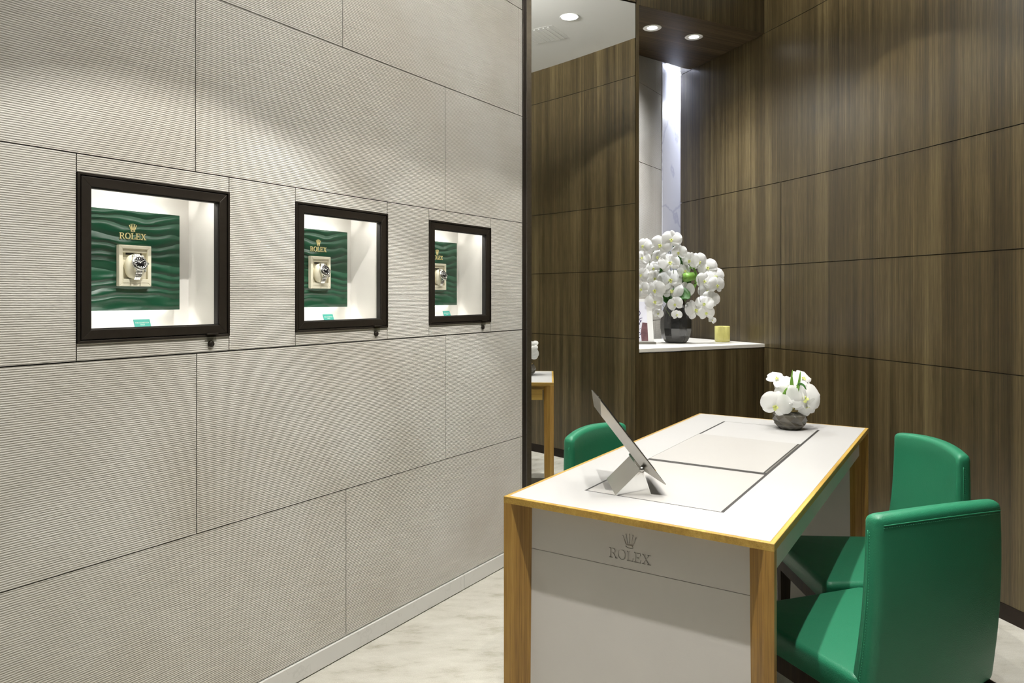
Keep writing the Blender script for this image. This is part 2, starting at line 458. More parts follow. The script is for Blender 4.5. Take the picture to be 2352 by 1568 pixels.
structure(mb.obj('baseboard_right', M['plinth'], fix=False))

# left wall: ribbed stone panels with open joints
CASES = [1.1447, 1.835, 2.521]
CW = .2195
SEND = 4.84
zrows = [(.067, .591), (.591, 1.115), (1.115, 1.640), (1.640, 2.164), (2.164, 2.688), (2.688, 3.25)]
def js(a): return [a + 1.155 * k for k in range(-5, 5)]
joints = [js(1.842), js(.1 + 1.157), [-2.9, -2.2, -1.5, -.9, -.236], js(1.2535), js(1.826), js(1.2535)]
row2 = joints[2]
for c in CASES: row2 += [c - CW, c + CW]
row2 += [3.45, 4.2]
mb = MB(); bk = MB()
S0 = -4.2
def uvw(Q, k): return (Q[0], Q[2]) if k in (2, 3) else (Q[0] + Q[1], Q[2] + Q[1])
for ri, (z0, z1) in enumerate(zrows):
    ss = [S0] + sorted(j for j in joints[ri] if S0 < j < SEND) + [SEND]
    top = z1 - (.0018 if ri < 5 else 0)
    for a, b in zip(ss, ss[1:]):
        ca = next((c for c in CASES if abs(a - (c - CW)) < 1e-6), None) if ri == 2 else None
        pa, pb_ = a + .0015, b - .0015
        if b == SEND: pb_ = SEND
        if ca is None:
            mb.box(pa, pb_, 0, .016, z0 + .0018, top, LW, uvw)
        else:
            mb.box(pa, pb_, 0, .016, z0 + .0018, 1.160, LW, uvw)
            mb.box(pa, pb_, 0, .016, 1.594, top, LW, uvw)
# backing: full behind everything with holes for the cases
def back(a, b, z0, z1): bk.box(a, b, .012, .10, z0, z1, LW)
back(S0, SEND, 0, 1.1602); back(S0, SEND, 1.5938, 3.25)
e = [S0] + [v for c in CASES for v in (c - CW + .001, c + CW - .001)] + [SEND]
for i in range(0, len(e), 2): back(e[i], e[i + 1], 1.1602, 1.5938)
structure(mb.obj('wall_left', M['stone']))
structure(bk.obj('trim_2', M['joint']))
mb = MB()
for a, b in [(S0, .1), (.102, 1.32), (1.322, 2.53), (2.532, 3.7), (3.702, 4.83)]:
    mb.box(a, b, -.008, .013, .004, .065, LW)
structure(mb.obj('baseboard_left', M['skirting'], bevel=.001))
# corridor beyond the niche: marble wall in line with the left wall
structure(MB().box(4.843, 8.6, -.004, .08, 0, 2.925, LW).obj('wall_far', M['marble']))
# ceilings
mb = MB()
mb.face([(-4.5, -3.5, CEIL), (5.5, -3.5, CEIL), (5.5, 9.5, CEIL), (-4.5, 9.5, CEIL)])
mb.face([(-4.5, -3.5, CEIL + .1), (5.5, -3.5, CEIL + .1), (5.5, 9.5, CEIL + .1), (-4.5, 9.5, CEIL + .1)])
structure(mb.obj('ceiling', M['ceiling'], fix=False))
# lowered corridor ceiling
mb = MB()
mb.prism([ML(-.3, .75, 0)[:2], ML(1.3, .75, 0)[:2], (4.8, 5.3), (4.8, 9.3), LW(8.5, -.05, 0)[:2], LW(4.86, -.03, 0)[:2]], 2.926, 3.12, lambda a, b, d: (a, b, d))
structure(mb.obj('ceiling_corridor', M['ceiling']))
structure(MB().box(4.9, 5.0, 4.9, 9.4, 0, CEIL).obj('wall_corridor_right', M['ceiling']))
structure(MB().box(.8, 5.0, 9.3, 9.4, 0, CEIL).obj('wall_corridor_back', M['ceiling']))

# mirror wall (thick partition): wood face above and beside the mirror
FE = 1.118                                        # right end of the front face on the curved wall
mb = MB()
def uvp(Q, k): return (Q[0] + 3.3, Q[2]) if k in (2, 3) else (Q[1] + Q[0] + 5.1, Q[2])
mb.box(-.54, .138, 0, .03, 2.872, CEIL, ML, uvp)                 # over the mirror
mb.box(.141, FE, 0, .03, 2.86, CEIL, ML, uvp)                    # over the niche
mb.box(.137, .158, 0, .42, 0.0, 2.86, ML, uvp)                  # jamb between mirror and niche
mb.box(.158, FE + .02, 0.0, .03, .075, .970, ML, uvp)                   # cabinet front under the shelf
structure(mb.obj('wall_niche', M['walnut']))
structure(MB().box(.158, FE, .01, .03, 0, .075, ML).obj('baseboard_niche', M['plinth']))
# soffit of the niche (grain runs along its length)
mb = MB()
bl, br = (.835, 4.76), (1.23, 5.05)
sof = [ML(.158, .001, 0)[:2], ML(FE - .004, .001, 0)[:2], (1.245, 5.06), (1.20, 5.035), bl, ML(.158, .42, 0)[:2]]
def suv(p):
    r = Vector((p[0], p[1], 0)) - M0
    return (-r.dot(MN) + 9.0, r.dot(MD))
mb.face([(x, y, 2.859) for x, y in sof], [suv(p) for p in sof])
mb.face([(x, y, 2.92) for x, y in sof], [suv(p) for p in sof])
n_ = len(sof)
for i in range(n_):
    a, b = sof[i], sof[(i + 1) % n_]
    mb.face([(a[0], a[1], 2.859), (b[0], b[1], 2.859), (b[0], b[1], 2.92), (a[0], a[1], 2.92)], [suv(a), suv(b), suv(b), suv(a)])
structure(mb.obj('ceiling_niche', M['walnut_h']))

# ================================================================ mirror, bronze channel
mt = thing('wall_mirror', 'tall frameless wall mirror between the ribbed stone wall and the niche', 'mirror', ML(-.2, 0, 0), math.atan2(MD.y, MD.x))
inv = Matrix.Rotation(-math.atan2(MD.y, MD.x), 4, 'Z')
MB().box(-.31, .3315, -.002, .006, .02, 2.862).obj('mirror_panel', M['mirror'], mt)
MB().box(-.3115, .333, .0065, .03, .015, 2.868).obj('backing_board', M['slot'], mt)
MB().box(-.349, -.315, -.014, .03, 0, CEIL - .002).obj('bronze_channel', M['bronze2'], mt, bevel=.001)
ts = thing('corner_trim', 'dark bronze strip closing the right end of the stone wall', 'trim strip', LW(3.03, 0, 0), math.atan2(U.y, U.x))
MB().box(-.017, .017, -.006, -.0005, .07, CEIL - .002).obj('strip', M['bronze'], ts, bevel=.001)

# ================================================================ niche shelf
mb = MB()
sh = [ML(.159, -.004, 0)[:2], ML(FE - .006, -.004, 0)[:2], (1.36, 4.70), (1.215, 5.02), (.86, 4.79), ML(.159, .42, 0)[:2]]
mb.prism(sh, .974, .994, lambda a, b, d: (a, b, d))
tag(mb.obj('shelf', M['quartz'], bevel=.0015), 'white quartz shelf in the open wood niche', 'shelf')

# ================================================================ display cases
def glyphs(word, h, ox, oz, tracking=.06):
    """slab serif capitals as lists of convex polygons"""
    S = .15; T = .085
    def rect(a, b, c, d): return [(a, c), (b, c), (b, d), (a, d)]
    def arc(cx, cz, rx, rz, tx, tz, a0, a1, n=12):
        out = []
        for i in range(n):
            t0 = a0 + (a1 - a0) * i / n; t1 = a0 + (a1 - a0) * (i + 1) / n
            out.append([(cx + rx * math.cos(t0), cz + rz * math.sin(t0)), (cx + rx * math.cos(t1), cz + rz * math.sin(t1)),
                        (cx + (rx - tx) * math.cos(t1), cz + (rz - tz) * math.sin(t1)), (cx + (rx - tx) * math.cos(t0), cz + (rz - tz) * math.sin(t0))])
        return out
    G = {
        'R': (.86, [rect(.10, .10 + S, T, 1 - T), rect(0, .36, 0, T), rect(0, .45, 1 - T, 1), rect(.25, .45, .46, .46 + T)]
              + arc(.45, .73, .27, .27, S, T, -PI / 2, PI / 2) + [[(.40, .48), (.56, .48), (.80, T), (.64, T)], rect(.62, .88, 0, T)]),
        'O': (.92, arc(.46, .5, .46, .52, S, T, 0, 2 * PI, 26)),
        'L': (.74, [rect(.10, .10 + S, T, 1 - T), rect(0, .36, 1 - T, 1), rect(0, .72, 0, T), [(.62, T), (.72, T), (.72, .36), (.66, .36)]]),
        'E': (.78, [rect(.10, .10 + S, T, 1 - T), rect(0, .72, 0, T), rect(0, .70, 1 - T, 1), rect(.25, .52, .46, .46 + T), rect(.47, .54, .36, .64),
                    [(.62, T), (.74, T), (.74, .32), (.68, .32)], [(.62, 1 - T), (.70, 1 - T), (.70, .70), (.65, .70)]]),
        'X': (.88, [[(.10, 1 - T), (.28, 1 - T), (.80, T), (.62, T)], [(.68, 1 - T), (.77, 1 - T), (.21, T), (.12, T)],
                    rect(0, .36, 1 - T, 1), rect(.58, .88, 1 - T, 1), rect(0, .34, 0, T), rect(.54, .92, 0, T)]),
    }
    tot = sum(G[c][0] for c in word) + tracking * (len(word) - 1)
    x = -tot / 2; out = []
    for c in word:
        w, ps = G[c]
        for p in ps: out.append([(ox + (a + x) * h, oz + b * h) for a, b in p])
        x += w + tracking
    return out
def crown(w, h, ox, oz):
    """five ball-tipped points fanning out of an oval base"""
    out = []
    for k, (tx, tz) in enumerate([(-.47, .80), (-.25, .93), (0, .97), (.25, .93), (.47, .80)]):
        bx = tx * .52
        out.append([(ox + w * (bx - .055), oz + h * .26), (ox + w * (bx + .055), oz + h * .26), (ox + w * (tx + .028), oz + h * tz), (ox + w * (tx - .028), oz + h * tz)])
        out.append([(ox + w * tx + .055 * w * math.cos(t), oz + h * tz + .055 * w * math.sin(t)) for t in [PI / 4 * i for i in range(8)]])
    n = 18
    for i in range(n):
        t0, t1 = 2 * PI * i / n, 2 * PI * (i + 1) / n
        out.append([(ox + w * .30 * math.cos(t0), oz + h * (.13 + .13 * math.sin(t0))), (ox + w * .30 * math.cos(t1), oz + h * (.13 + .13 * math.sin(t1))),
                    (ox + w * .20 * math.cos(t1), oz + h * (.14 + .075 * math.sin(t1))), (ox + w * .20 * math.cos(t0), oz + h * (.14 + .075 * math.sin(t0)))])
    out.append([(ox - w * .27, oz + h * .23), (ox + w * .27, oz + h * .23), (ox + w * .31, oz + h * .34), (ox - w * .31, oz + h * .34)])
    return out

CA = math.atan2(U.y, U.x)
Z0 = 1.1605
def ring(mb, x0, x1, z0, z1, w, y0, y1, wr=None, wl=None, wt=None, wb=None):
    wl = wl or w; wr = wr or w; wt = wt or w; wb = wb or w
    o = [(x0, z0), (x1, z0), (x1, z1), (x0, z1)]; i = [(x0 + wl, z0 + wb), (x1 - wr, z0 + wb), (x1 - wr, z1 - wt), (x0 + wl, z1 - wt)]
    for k in range(4):
        j = (k + 1) % 4
        mb.prism([o[k], o[j], i[j], i[k]], y0, y1, lambda a, b, d: (a, d, b))
    return mb
H_ = .433
def make_case():
    t = thing('display_case', '', 'display case', LW(CASES[0], 0, Z0), CA)
    w = CW - .0005
    ring(MB(), -w, w, 0, H_, .0065, -.006, .05).obj('frame', M['bronze'], t, bevel=.0008)
    # door: sash + pane + hinge pin
    d = ring(MB(), -w + .0095, w - .0095, .009, H_ - .009, .0245, -.004, .016).obj('door', M['bronze'], t, bevel=.001)
    ring(MB(), -w + .034, w - .034, .0335, H_ - .0335, .003, .002, .02).obj('inner_bead', M['slot'], d)
    MB().box(-w + .033, w - .033, .006, .009, .0325, H_ - .0325).obj('glass_pane', M['pane'], d)
    ring(MB(), -w + .0065, w - .0065, .0065, H_ - .0065, .003, .012, .05).obj('gasket', M['slot'], t)
    # box lining
    b = MB(); hw = .196; zb, zt = .0295, .4225; dp = .17
    b.box(-hw - .006, -hw, .022, dp + .006, zb - .006, zt + .006)
    b.box(hw, hw + .006, .022, dp + .006, zb - .006, zt + .006)
    b.box(-hw, hw, .022, dp + .006, zt, zt + .006)
    b.box(-hw, hw, .022, dp + .006, zb - .006, zb)
    b.box(-hw, hw, dp, dp + .006, zb, zt)
    b.obj('lining', M['box_white'], t)
    s = MB(); s.box(-hw + .02, hw - .02, .026, .034, zt - .004, zt - .0005)
    st = s.obj('light_strip', M['led'], t)
    area('case_light', (0, .045, zt - .006), .34, .48, (1, .97, .92), t, (R(-4), 0, 0), .02)
    # halo strips behind the plate
    for z, rx in ((.335, 1), (.107, -1)):
        MB().box(-.11, .11, .158, .165, z - .004, z + .004).obj('halo_strip', M['led'], t)
        area('halo_light', (0, .166, z + rx * .008), .24, .38, (1, .98, .95), t, (R(90) * (1 + rx) , 0, 0), .006)
    # lock and latch
    lk = MB(); lk.lathe([(.0095, 0), (.0095, .006), (.007, .008)], 20)
    o = lk.obj('lock', M['bronze'], t, loc=(.157, 0, -.021), rot=(R(90), 0, 0))
    MB().box(-.0012, .0012, -.005, .002, .0078, .0086).obj('keyhole', M['slot'], o)
    MB().box(.142, .170, -.0085, -.0065, -.014, .012).obj('latch', M['acrylic'], t)
    MB().box(.138, .176, -.013, -.004, .006, .011).obj('latch_bar', M['bronze'], t, bevel=.001)
    return t
def make_plate():
    t = thing('backing_plate', '', 'display plate', LW(CASES[0], .136, Z0), CA)
    MB().box(-.145, .145, 0, .012, .079, .364).obj('panel', M['green_silk'], t, bevel=.001)
    g_ = MB()
    for p in glyphs('ROLEX', .0175, 0, .2825): g_.prism(p, -.002, .0005, lambda a, b, d: (a, d, b))
    g_.obj('lettering', M['gold'], t)
    g_ = MB()
    for p in crown(.0215, .0235, 0, .3035): g_.prism(p, -.002, .0005, lambda a, b, d: (a, d, b))
    g_.obj('crown_emblem', M['gold'], t)
    for sx in (-1, 1):
        for z in (.10, .345):
            MB().lathe([(.004, -.0218), (.004, 0)], 10).obj('standoff', M['steel_b'], t, loc=(sx * .13, .012, z), rot=(R(90), 0, 0))
    return t
def make_watch_box():
    t = thing('watch_box', '', 'watch box', LW(CASES[0], .121, Z0 + .1475), CA)
    ring(MB(), -.047, .047, 0, .117, .0105, 0, .015).obj('frame', M['cream'], t, bevel=.0015)
    MB().box(-.0368, .0368, .0105, .0145, .0103, .1067).obj('back_board', M['cream'], t)
    MB().box(-.0365, .0365, -.001, .006, .010, .021).obj('lower_ledge', M['cream'], t, bevel=.001)
    MB().box(-.0365, .0365, .004, .012, .096, .1065).obj('upper_ledge', M['cream'], t, bevel=.001)
    MB().box(-.023, .023, .0095, .0112, .090, .0955).obj('slot', M['slot'], t)
    # cushion: fat rounded roll bulging out of the recess
    v = []; f = []; ns, nt_ = 28, 14
    for j in range(nt_ + 1):
        x = -1 + 2 * j / nt_
        k = (1 - abs(x) ** 3.2) ** .45 if abs(x) < 1 else 0.02
        k = max(k, .35)
        for i in range(ns):
            a = 2 * PI * i / ns
            v.append((x * .0290, .001 + .018 * k * math.sin(a), .0560 + .0350 * k * math.cos(a)))
    for j in range(nt_):
        for i in range(ns):
            q = (i + 1) % ns; f.append((j * ns + i, j * ns + q, (j + 1) * ns + q, (j + 1) * ns + i))
    f.append(tuple(range(ns - 1, -1, -1))); f.append(tuple(nt_ * ns + i for i in range(ns)))
    m = MB(); m.idx(v, f, True); m.obj('cushion', M['cream'], t)
    return t
def make_watch():
    # local: dial faces -y, band wraps the cushion
    t = thing('wristwatch', '', 'watch', LW(CASES[0], .121, Z0 + .1475), CA)
    cz = .062; tilt = R(24)
    H = thing.__globals__
    def ell(a, off=0): return (.001 - (.0190 + off) * math.cos(a), .0560 + (.0360 + off) * math.sin(a))   # y, z on the cushion
    ca = R(14)
    y0, z0 = ell(ca, .003)
    rot = (R(90) - R(20), 0, 0)
    case = MB().lathe([(.0165, -.004), (.0195, -.002), (.0198, .002), (.0190, .0035)], 36)
    for sx in (-1, 1):
        for sz in (-1, 1):
            case.prism([(sx * .0095, sz * .012), (sx * .0145, sz * .010), (sx * .0135, sz * .0215), (sx * .0105, sz * .0225)], -.004, .001, lambda a, b, d: (a, b, d))
    case.tube([(.019, 0, 0), (.0235, 0, 0)], .0028, 10)
    cs = case.obj('watch_case', M['steel'], t, loc=(0, y0, z0), rot=rot); cs.scale = (1.14, 1.14, 1.05)
    bz = MB(); n = 60
    bz.lathe([(.0140, .0052), (.0150, .0058), (.0185, .0042), (.0192, .0030)], n, rfn=lambda a, z: 1 + (.012 if int(a / (2 * PI) * n) % 2 else 0), cap=False)
    b_ = bz.obj('bezel', M['steel'], cs)
    mk = MB()
    for k in range(12):
        a = 2 * PI * k / 12; c, s = math.cos(a), math.sin(a)
        mk.prism([(.0155, -.0007), (.0178, -.0007), (.0178, .0007), (.0155, .0007)], .0050, .0060, lambda x, y, d: (x * c - y * s, x * s + y * c, d - (.0 if 1 else 0)))
    mk.obj('bezel_marks', M['dial'], b_)
    MB().lathe([(.0142, .0035), (.0142, .0044)], 36).obj('dial', M['dial'], cs)
    mk = MB()
    for k in range(12):
        a = 2 * PI * k / 12; c, s = math.cos(a), math.sin(a); l = .0108 if k % 3 else .0096
        mk.prism([(l, -.0009), (.0128, -.0009), (.0128, .0009), (l, .0009)], .0044, .0049, lambda x, y, d: (x * c - y * s, x * s + y * c, d))
    mk.obj('hour_marks', M['dial_w'], cs)
    hd = MB()
    for a, l, w_ in ((R(145), .0072, .0011), (R(38), .0102, .0009)):
        c, s = math.cos(a), math.sin(a)
        hd.prism([(-.001, -w_ / 1.6), (l, -w_ / 3), (l, w_ / 3), (-.001, w_ / 1.6)], .0049, .0053, lambda x, y, d: (x * c - y * s, x * s + y * c, d))
    hd.obj('hands', M['dial_w'], cs)
    # bracelet links
    for k, deg in enumerate([-22, -31, -40, -49, -58, -67, 50, 60, 70]):
        a = R(deg + 2); y, z = ell(a, .0016)
        y2, z2 = ell(a + .05, .0016); an = math.atan2(z2 - z, y2 - y)
        w_ = .0098 - .0012 * min(k, 5) / 5
        l = MB()
        for x0, x1, rr in ((-w_, -w_ * .42, .0014), (-w_ * .38, w_ * .38, .0018), (w_ * .42, w_, .0014)):
            l.box(x0, x1, -.0025, .0025, -rr, rr)
        l.obj('link', M['steel'], t, loc=(0, y, z), rot=(an, 0, 0), bevel=.0006)
    return t
def make_card():
    t = thing('notice_card', '', 'card', LW(CASES[0] - .006, .07, Z0 + .0297), CA)
    MB().box(-.0235, .0235, 0, .0015, .0005, .0265).obj('card', M['teal'], t, rot=(R(-22), 0, 0))
    MB().box(-.008, .008, .002, .012, .0002, .0015).obj('foot', M['teal'], t)
    for txt, z in (('FOR EXHIBITION', .0145), ('ONLY', .0085)):
        cu = bpy.data.curves.new('words', 'FONT'); cu.body = txt; cu.size = .0052; cu.align_x = 'CENTER'; cu.extrude = .0001
        o = bpy.data.objects.new('words', cu); COL.objects.link(o); bpy.context.view_layer.update()
        me = bpy.data.meshes.new_from_object(o); bpy.data.objects.remove(o)
        me.materials.clear(); me.materials.append(M['print'])
        w_ = bpy.data.objects.new('printed_words', me); COL.objects.link(w_); w_.parent = t
        w_.location = (0, -.0002 + z * math.tan(R(0)) , 0); 
        k = R(-22)
        w_.location = (0, -z * math.sin(k) - .0003, z * math.cos(k)); w_.rotation_euler = (R(90) + k, 0, 0)
    return t
protos = [make_case(), make_plate(), make_watch_box(), make_watch(), make_card()]
which = ['leftmost', 'middle', 'rightmost']
LBL = {
    'display_case': ['large nearest bronze framed display case in the stone wall, leftmost', 'middle bronze framed display case of the three in the stone wall', 'small looking farthest bronze framed display case, nearest the tall mirror'],
    'backing_plate': ['rippled green plate with gold lettering in the leftmost display case', 'rippled green plate with gold lettering in the middle display case', 'rippled green plate with gold lettering in the rightmost display case'],
    'watch_box': ['cream watch box mounted on the green plate in the leftmost case', 'cream watch box mounted on the green plate in the middle case', 'cream watch box mounted on the green plate in the rightmost case'],
    'wristwatch': ['steel wristwatch with black dial on cushion in the leftmost case', 'steel wristwatch with black dial on cushion in the middle case', 'steel wristwatch with black dial on cushion in the rightmost case'],
    'notice_card': ['small teal notice card on the floor of the leftmost case', 'small teal notice card on the floor of the middle case', 'small teal notice card on the floor of the rightmost case'],
}
GRP = {'display_case': 'display cases in the stone wall', 'backing_plate': 'green plates in the cases', 'watch_box': 'cream watch boxes in the cases',
       'wristwatch': 'watches in the cases', 'notice_card': 'teal cards in the cases'}
for p in protos:
    base = p.name; off = Vector(p.location) - Vector(LW(CASES[0], 0, 0))
    items = [p] + [copy_tree(p) for _ in range(2)]
    for k, o in enumerate(items):
        o.location = Vector(LW(CASES[k], 0, 0)) + off
        o['label'] = LBL[base][k]; o['group'] = GRP[base]

# ================================================================ desk
TA = math.atan2(-.538, .842)
TW, TL, TH = .692, 1.62, .750
desk = thing('consultation_desk', 'white topped desk with oak edges and four oak corner legs', 'desk', (-.022, 1.925, 0), TA)
def sweep(prof, mat, name):
    m = MB(); n = len(prof); v = []
    for d, z in prof: v += [(d, d, z), (TW - d, d, z), (TW - d, TL - d, z), (d, TL - d, z)]
    f = []
    for i in range(n):
        j = (i + 1) % n
        for c in range(4):
            e_ = (c + 1) % 4
            f.append((i * 4 + c, i * 4 + e_, j * 4 + e_, j * 4 + c))
    m.idx(v, f); return m.obj(name, mat, desk)
sweep([(0, .749), (0, .733), (.041, .720), (.060, .720), (.060, .735), (.011, .735), (.011, .750), (.0008, .750)], M['oak_x'], 'edge_band')
# top with inlaid flaps: slab pieces around dark slots
def slab(x0, x1, y0, y1, z0, z1, mat, name, par=desk, bev=.0001):
    return MB().box(x0, x1, y0, y1, z0, z1).obj(name, mat, par, bevel=bev)
A0, A1, B0, B1 = .155, .535, .165, 1.466
top = MB()
top.box(.0112, TW - .0112, .0112, B0, .735, .7503); top.box(.0112, TW - .0112, B1, TL - .0112, .735, .7503)
top.box(.0112, A0, B0, B1, .735, .7503); top.box(A1, TW - .0112, B0, B1, .735, .7503)
top.box(.05, TW - .05, .05, TL - .05, .7215, .7352)
top.obj('tabletop', M['laminate'], desk)
MB().box(A0 + .0001, A1 - .0001, B0, B1, .7353, .7497).obj('slot_channel', M['slot'], desk)
slab(A0 + .006, A1 - .008, B0 + .0045, .607, .7498, .7503, M['pad'], 'flap')
slab(A0 + .001, A1 - .018, .634, 1.135, .7498, .7503, M['pad'], 'flap')
slab(A0 + .008, A1 - .009, 1.1356, B1 - .003, .7498, .7503, M['laminate'], 'flap')
slab(A1 - .0135, A1 - .0085, .634, 1.135, .7498, .7502, M['grey_metal'], 'metal_rail')
slab(A0 + .001, A1 - .02, .618, .621, .7426, .7504, M['steel_b'], 'metal_rail')
lw_t, lw_b = .063, .056
def leg(cx, cy, sx, sy):
    v = []
    for w_, z in ((lw_b, 0), (lw_t, .7329)):
        P = [(0, 0), (.022, 0), (w_, .041), (w_, w_), (.041, w_), (0, .022)]
        v += [(cx + sx * a, cy + sy * b, z) for a, b in P]
    f = [tuple(range(6)), tuple(range(11, 5, -1))] + [(i, (i + 1) % 6, (i + 1) % 6 + 6, i + 6) for i in range(6)]
    m = MB(); m.idx(v, f)
    return m.obj('leg', M['oak'], desk, bevel=.0008)
leg(0, 0, 1, 1); leg(TW, 0, -1, 1); leg(TW, TL, -1, -1); leg(0, TL, 1, -1)
# near end: engraved front and lower panel
fr = MB().box(.052, .640, .0412, .060, .6125, .7195).obj('drawer_front', M['panel'], desk)
cut = MB()
for p in glyphs('ROLEX', .0245, .3415, .632): cut.prism(p, .0380, .0442, lambda a, b, d: (a, d, b))
for p in crown(.036, .036, .3415, .6625): cut.prism(p, .0380, .0442, lambda a, b, d: (a, d, b))
co = cut.obj('cut', M['panel'], desk)
bo = fr.modifiers.new('e', 'BOOLEAN'); bo.object = co; bo.operation = 'DIFFERENCE'; bo.solver = 'EXACT'; bo.use_self = True
bpy.context.view_layer.update()
dg = bpy.context.evaluated_depsgraph_get()
me = bpy.data.meshes.new_from_object(fr.evaluated_get(dg))
fr.modifiers.clear(); fr.data = me; bpy.data.objects.remove(co)
print('engraved faces', len(me.polygons))
MB().box(.050, .642, .0412, .058, 0.005, .6110).obj('end_panel', M['panel'], desk)
MB().box(.060, .632, .0600, .066, 0.003, .7150).obj('end_panel_core', M['slot'], desk)
MB().box(.060, .632, TL - .060, TL - .0415, 0.005, .7195).obj('end_panel', M['panel'], desk)
# long sides
MB().box(TW - .050, TW - .040, .058, TL - .058, .690, .7195).obj('apron_rail', M['panel'], desk)
MB().box(TW - .043, TW - .026, .064, TL - .064, .648, .694).obj('drawer_front', M['panel'], desk, bevel=.001)
MB().box(.040, .050, .058, TL - .058, .700, .7195).obj('apron_rail', M['oak_x'], desk)
MB().box(.026, .043, .068, TL - .070, .640, .705).obj('drawer_front', M['oak_x'], desk, bevel=.001)

# ================================================================ tilting vanity mirror on the desk
vm = thing('vanity_mirror', 'tilted steel tabletop mirror on a wedge foot standing on the desk', 'mirror', (.3215, 2.02, .7505), R(0))
d_ = Vector((.611, 0, -.791)); nb = Vector((-.791, 0, -.611))
c0 = Vector((.235, 0, 1.006)) - Vector((.3215, 2.02, .7505)) + Vector((0, 1.92 * 0, 0))
P0_ = Vector((.235 - .3215, 0, 1.006 - .7505))
L_ = .283; hy0, hy1 = -.100, .110
def pp(a, y, t): q = P0_ + d_ * a + nb * t; return (q.x, y, q.z)
m = MB()
v = [pp(0, hy0, 0), pp(L_, hy0, 0), pp(L_, hy1, 0), pp(0, hy1, 0), pp(0, hy0, .0025), pp(L_, hy0, .0025), pp(L_, hy1, .0025), pp(0, hy1, .0025),
     pp(.038, hy0 + .02, .0255), pp(L_ - .060, hy0 + .02, .0255), pp(L_ - .060, hy1 - .02, .0255), pp(.038, hy1 - .02, .0255)]
m.idx(v, [(0, 3, 2, 1), (0, 1, 5, 4), (1, 2, 6, 5), (2, 3, 7, 6), (3, 0, 4, 7), (4, 5, 9, 8), (5, 6, 10, 9), (6, 7, 11, 10), (7, 4, 8, 11), (8, 9, 10, 11)])
m.obj('bevelled_back', M['steel_b'], vm, bevel=.0006)
m = MB(); v = [pp(.004, hy0 + .004, -.0015), pp(L_ - .004, hy0 + .004, -.0015), pp(L_ - .004, hy1 - .004, -.0015), pp(.004, hy1 - .004, -.0015)]
v += [pp(.004, hy0 + .004, -.0003), pp(L_ - .004, hy0 + .004, -.0003), pp(L_ - .004, hy1 - .004, -.0003), pp(.004, hy1 - .004, -.0003)]
m.idx(v, [(0, 3, 2, 1), (4, 5, 6, 7), (0, 1, 5, 4), (1, 2, 6, 5), (2, 3, 7, 6), (3, 0, 4, 7)])
m.obj('mirror_face', M['mirror'], vm)
# wedge foot: two folded steel leaves and a light end cap
rx, rz_ = .345 - .3215, .066
y0_, y1_ = -.090, .088
b0_, b1_ = .275 - .3215, .371 - .3215
lf = MB(); lf.idx([(b0_, y0_, .0), (b0_, y1_, .0), (rx - .004, y1_, rz_), (rx - .004, y0_, rz_), (b0_ + .004, y0_, 0), (b0_ + .004, y1_, 0), (rx, y1_, rz_), (rx, y0_, rz_)],
                  [(0, 1, 2, 3), (4, 7, 6, 5), (0, 3, 7, 4), (1, 5, 6, 2), (0, 4, 5, 1), (3, 2, 6, 7)])
lf.obj('foot_leaf', M['steel'], vm)
lf = MB(); lf.idx([(b1_, y0_, 0), (b1_, y1_, 0), (rx + .004, y1_, rz_), (rx + .004, y0_, rz_), (b1_ - .004, y0_, 0), (b1_ - .004, y1_, 0), (rx, y1_, rz_), (rx, y0_, rz_)],
                  [(0, 1, 2, 3), (4, 7, 6, 5), (0, 3, 7, 4), (1, 5, 6, 2), (0, 4, 5, 1), (3, 2, 6, 7)])
lf.obj('foot_leaf', M['steel'], vm)
cp = MB(); cp.prism([(b0_ + .002, .0003), (b1_ - .002, .0003), (rx, rz_ - .002)], y0_ + .002, y0_ + .006, lambda a, b, d: (a, d, b))
cp.obj('foot_end', M['steel'], vm)
cp = MB(); cp.prism([(b0_ + .002, .0003), (b1_ - .002, .0003), (rx, rz_ - .002)], y1_ - .006, y1_ - .002, lambda a, b, d: (a, d, b))
cp.obj('foot_end', M['steel'], vm)
hg = MB().tube([(rx, y0_ - .002, rz_ + .003), (rx, y1_ + .002, rz_ + .003)], .0055, 14).obj('hinge', M['steel_b'], vm)
MB().tube([(rx, y0_ - .006, rz_ + .003), (rx, y0_ - .001, rz_ + .003)], .0075, 16).obj('hinge_cap', M['steel_b'], vm)

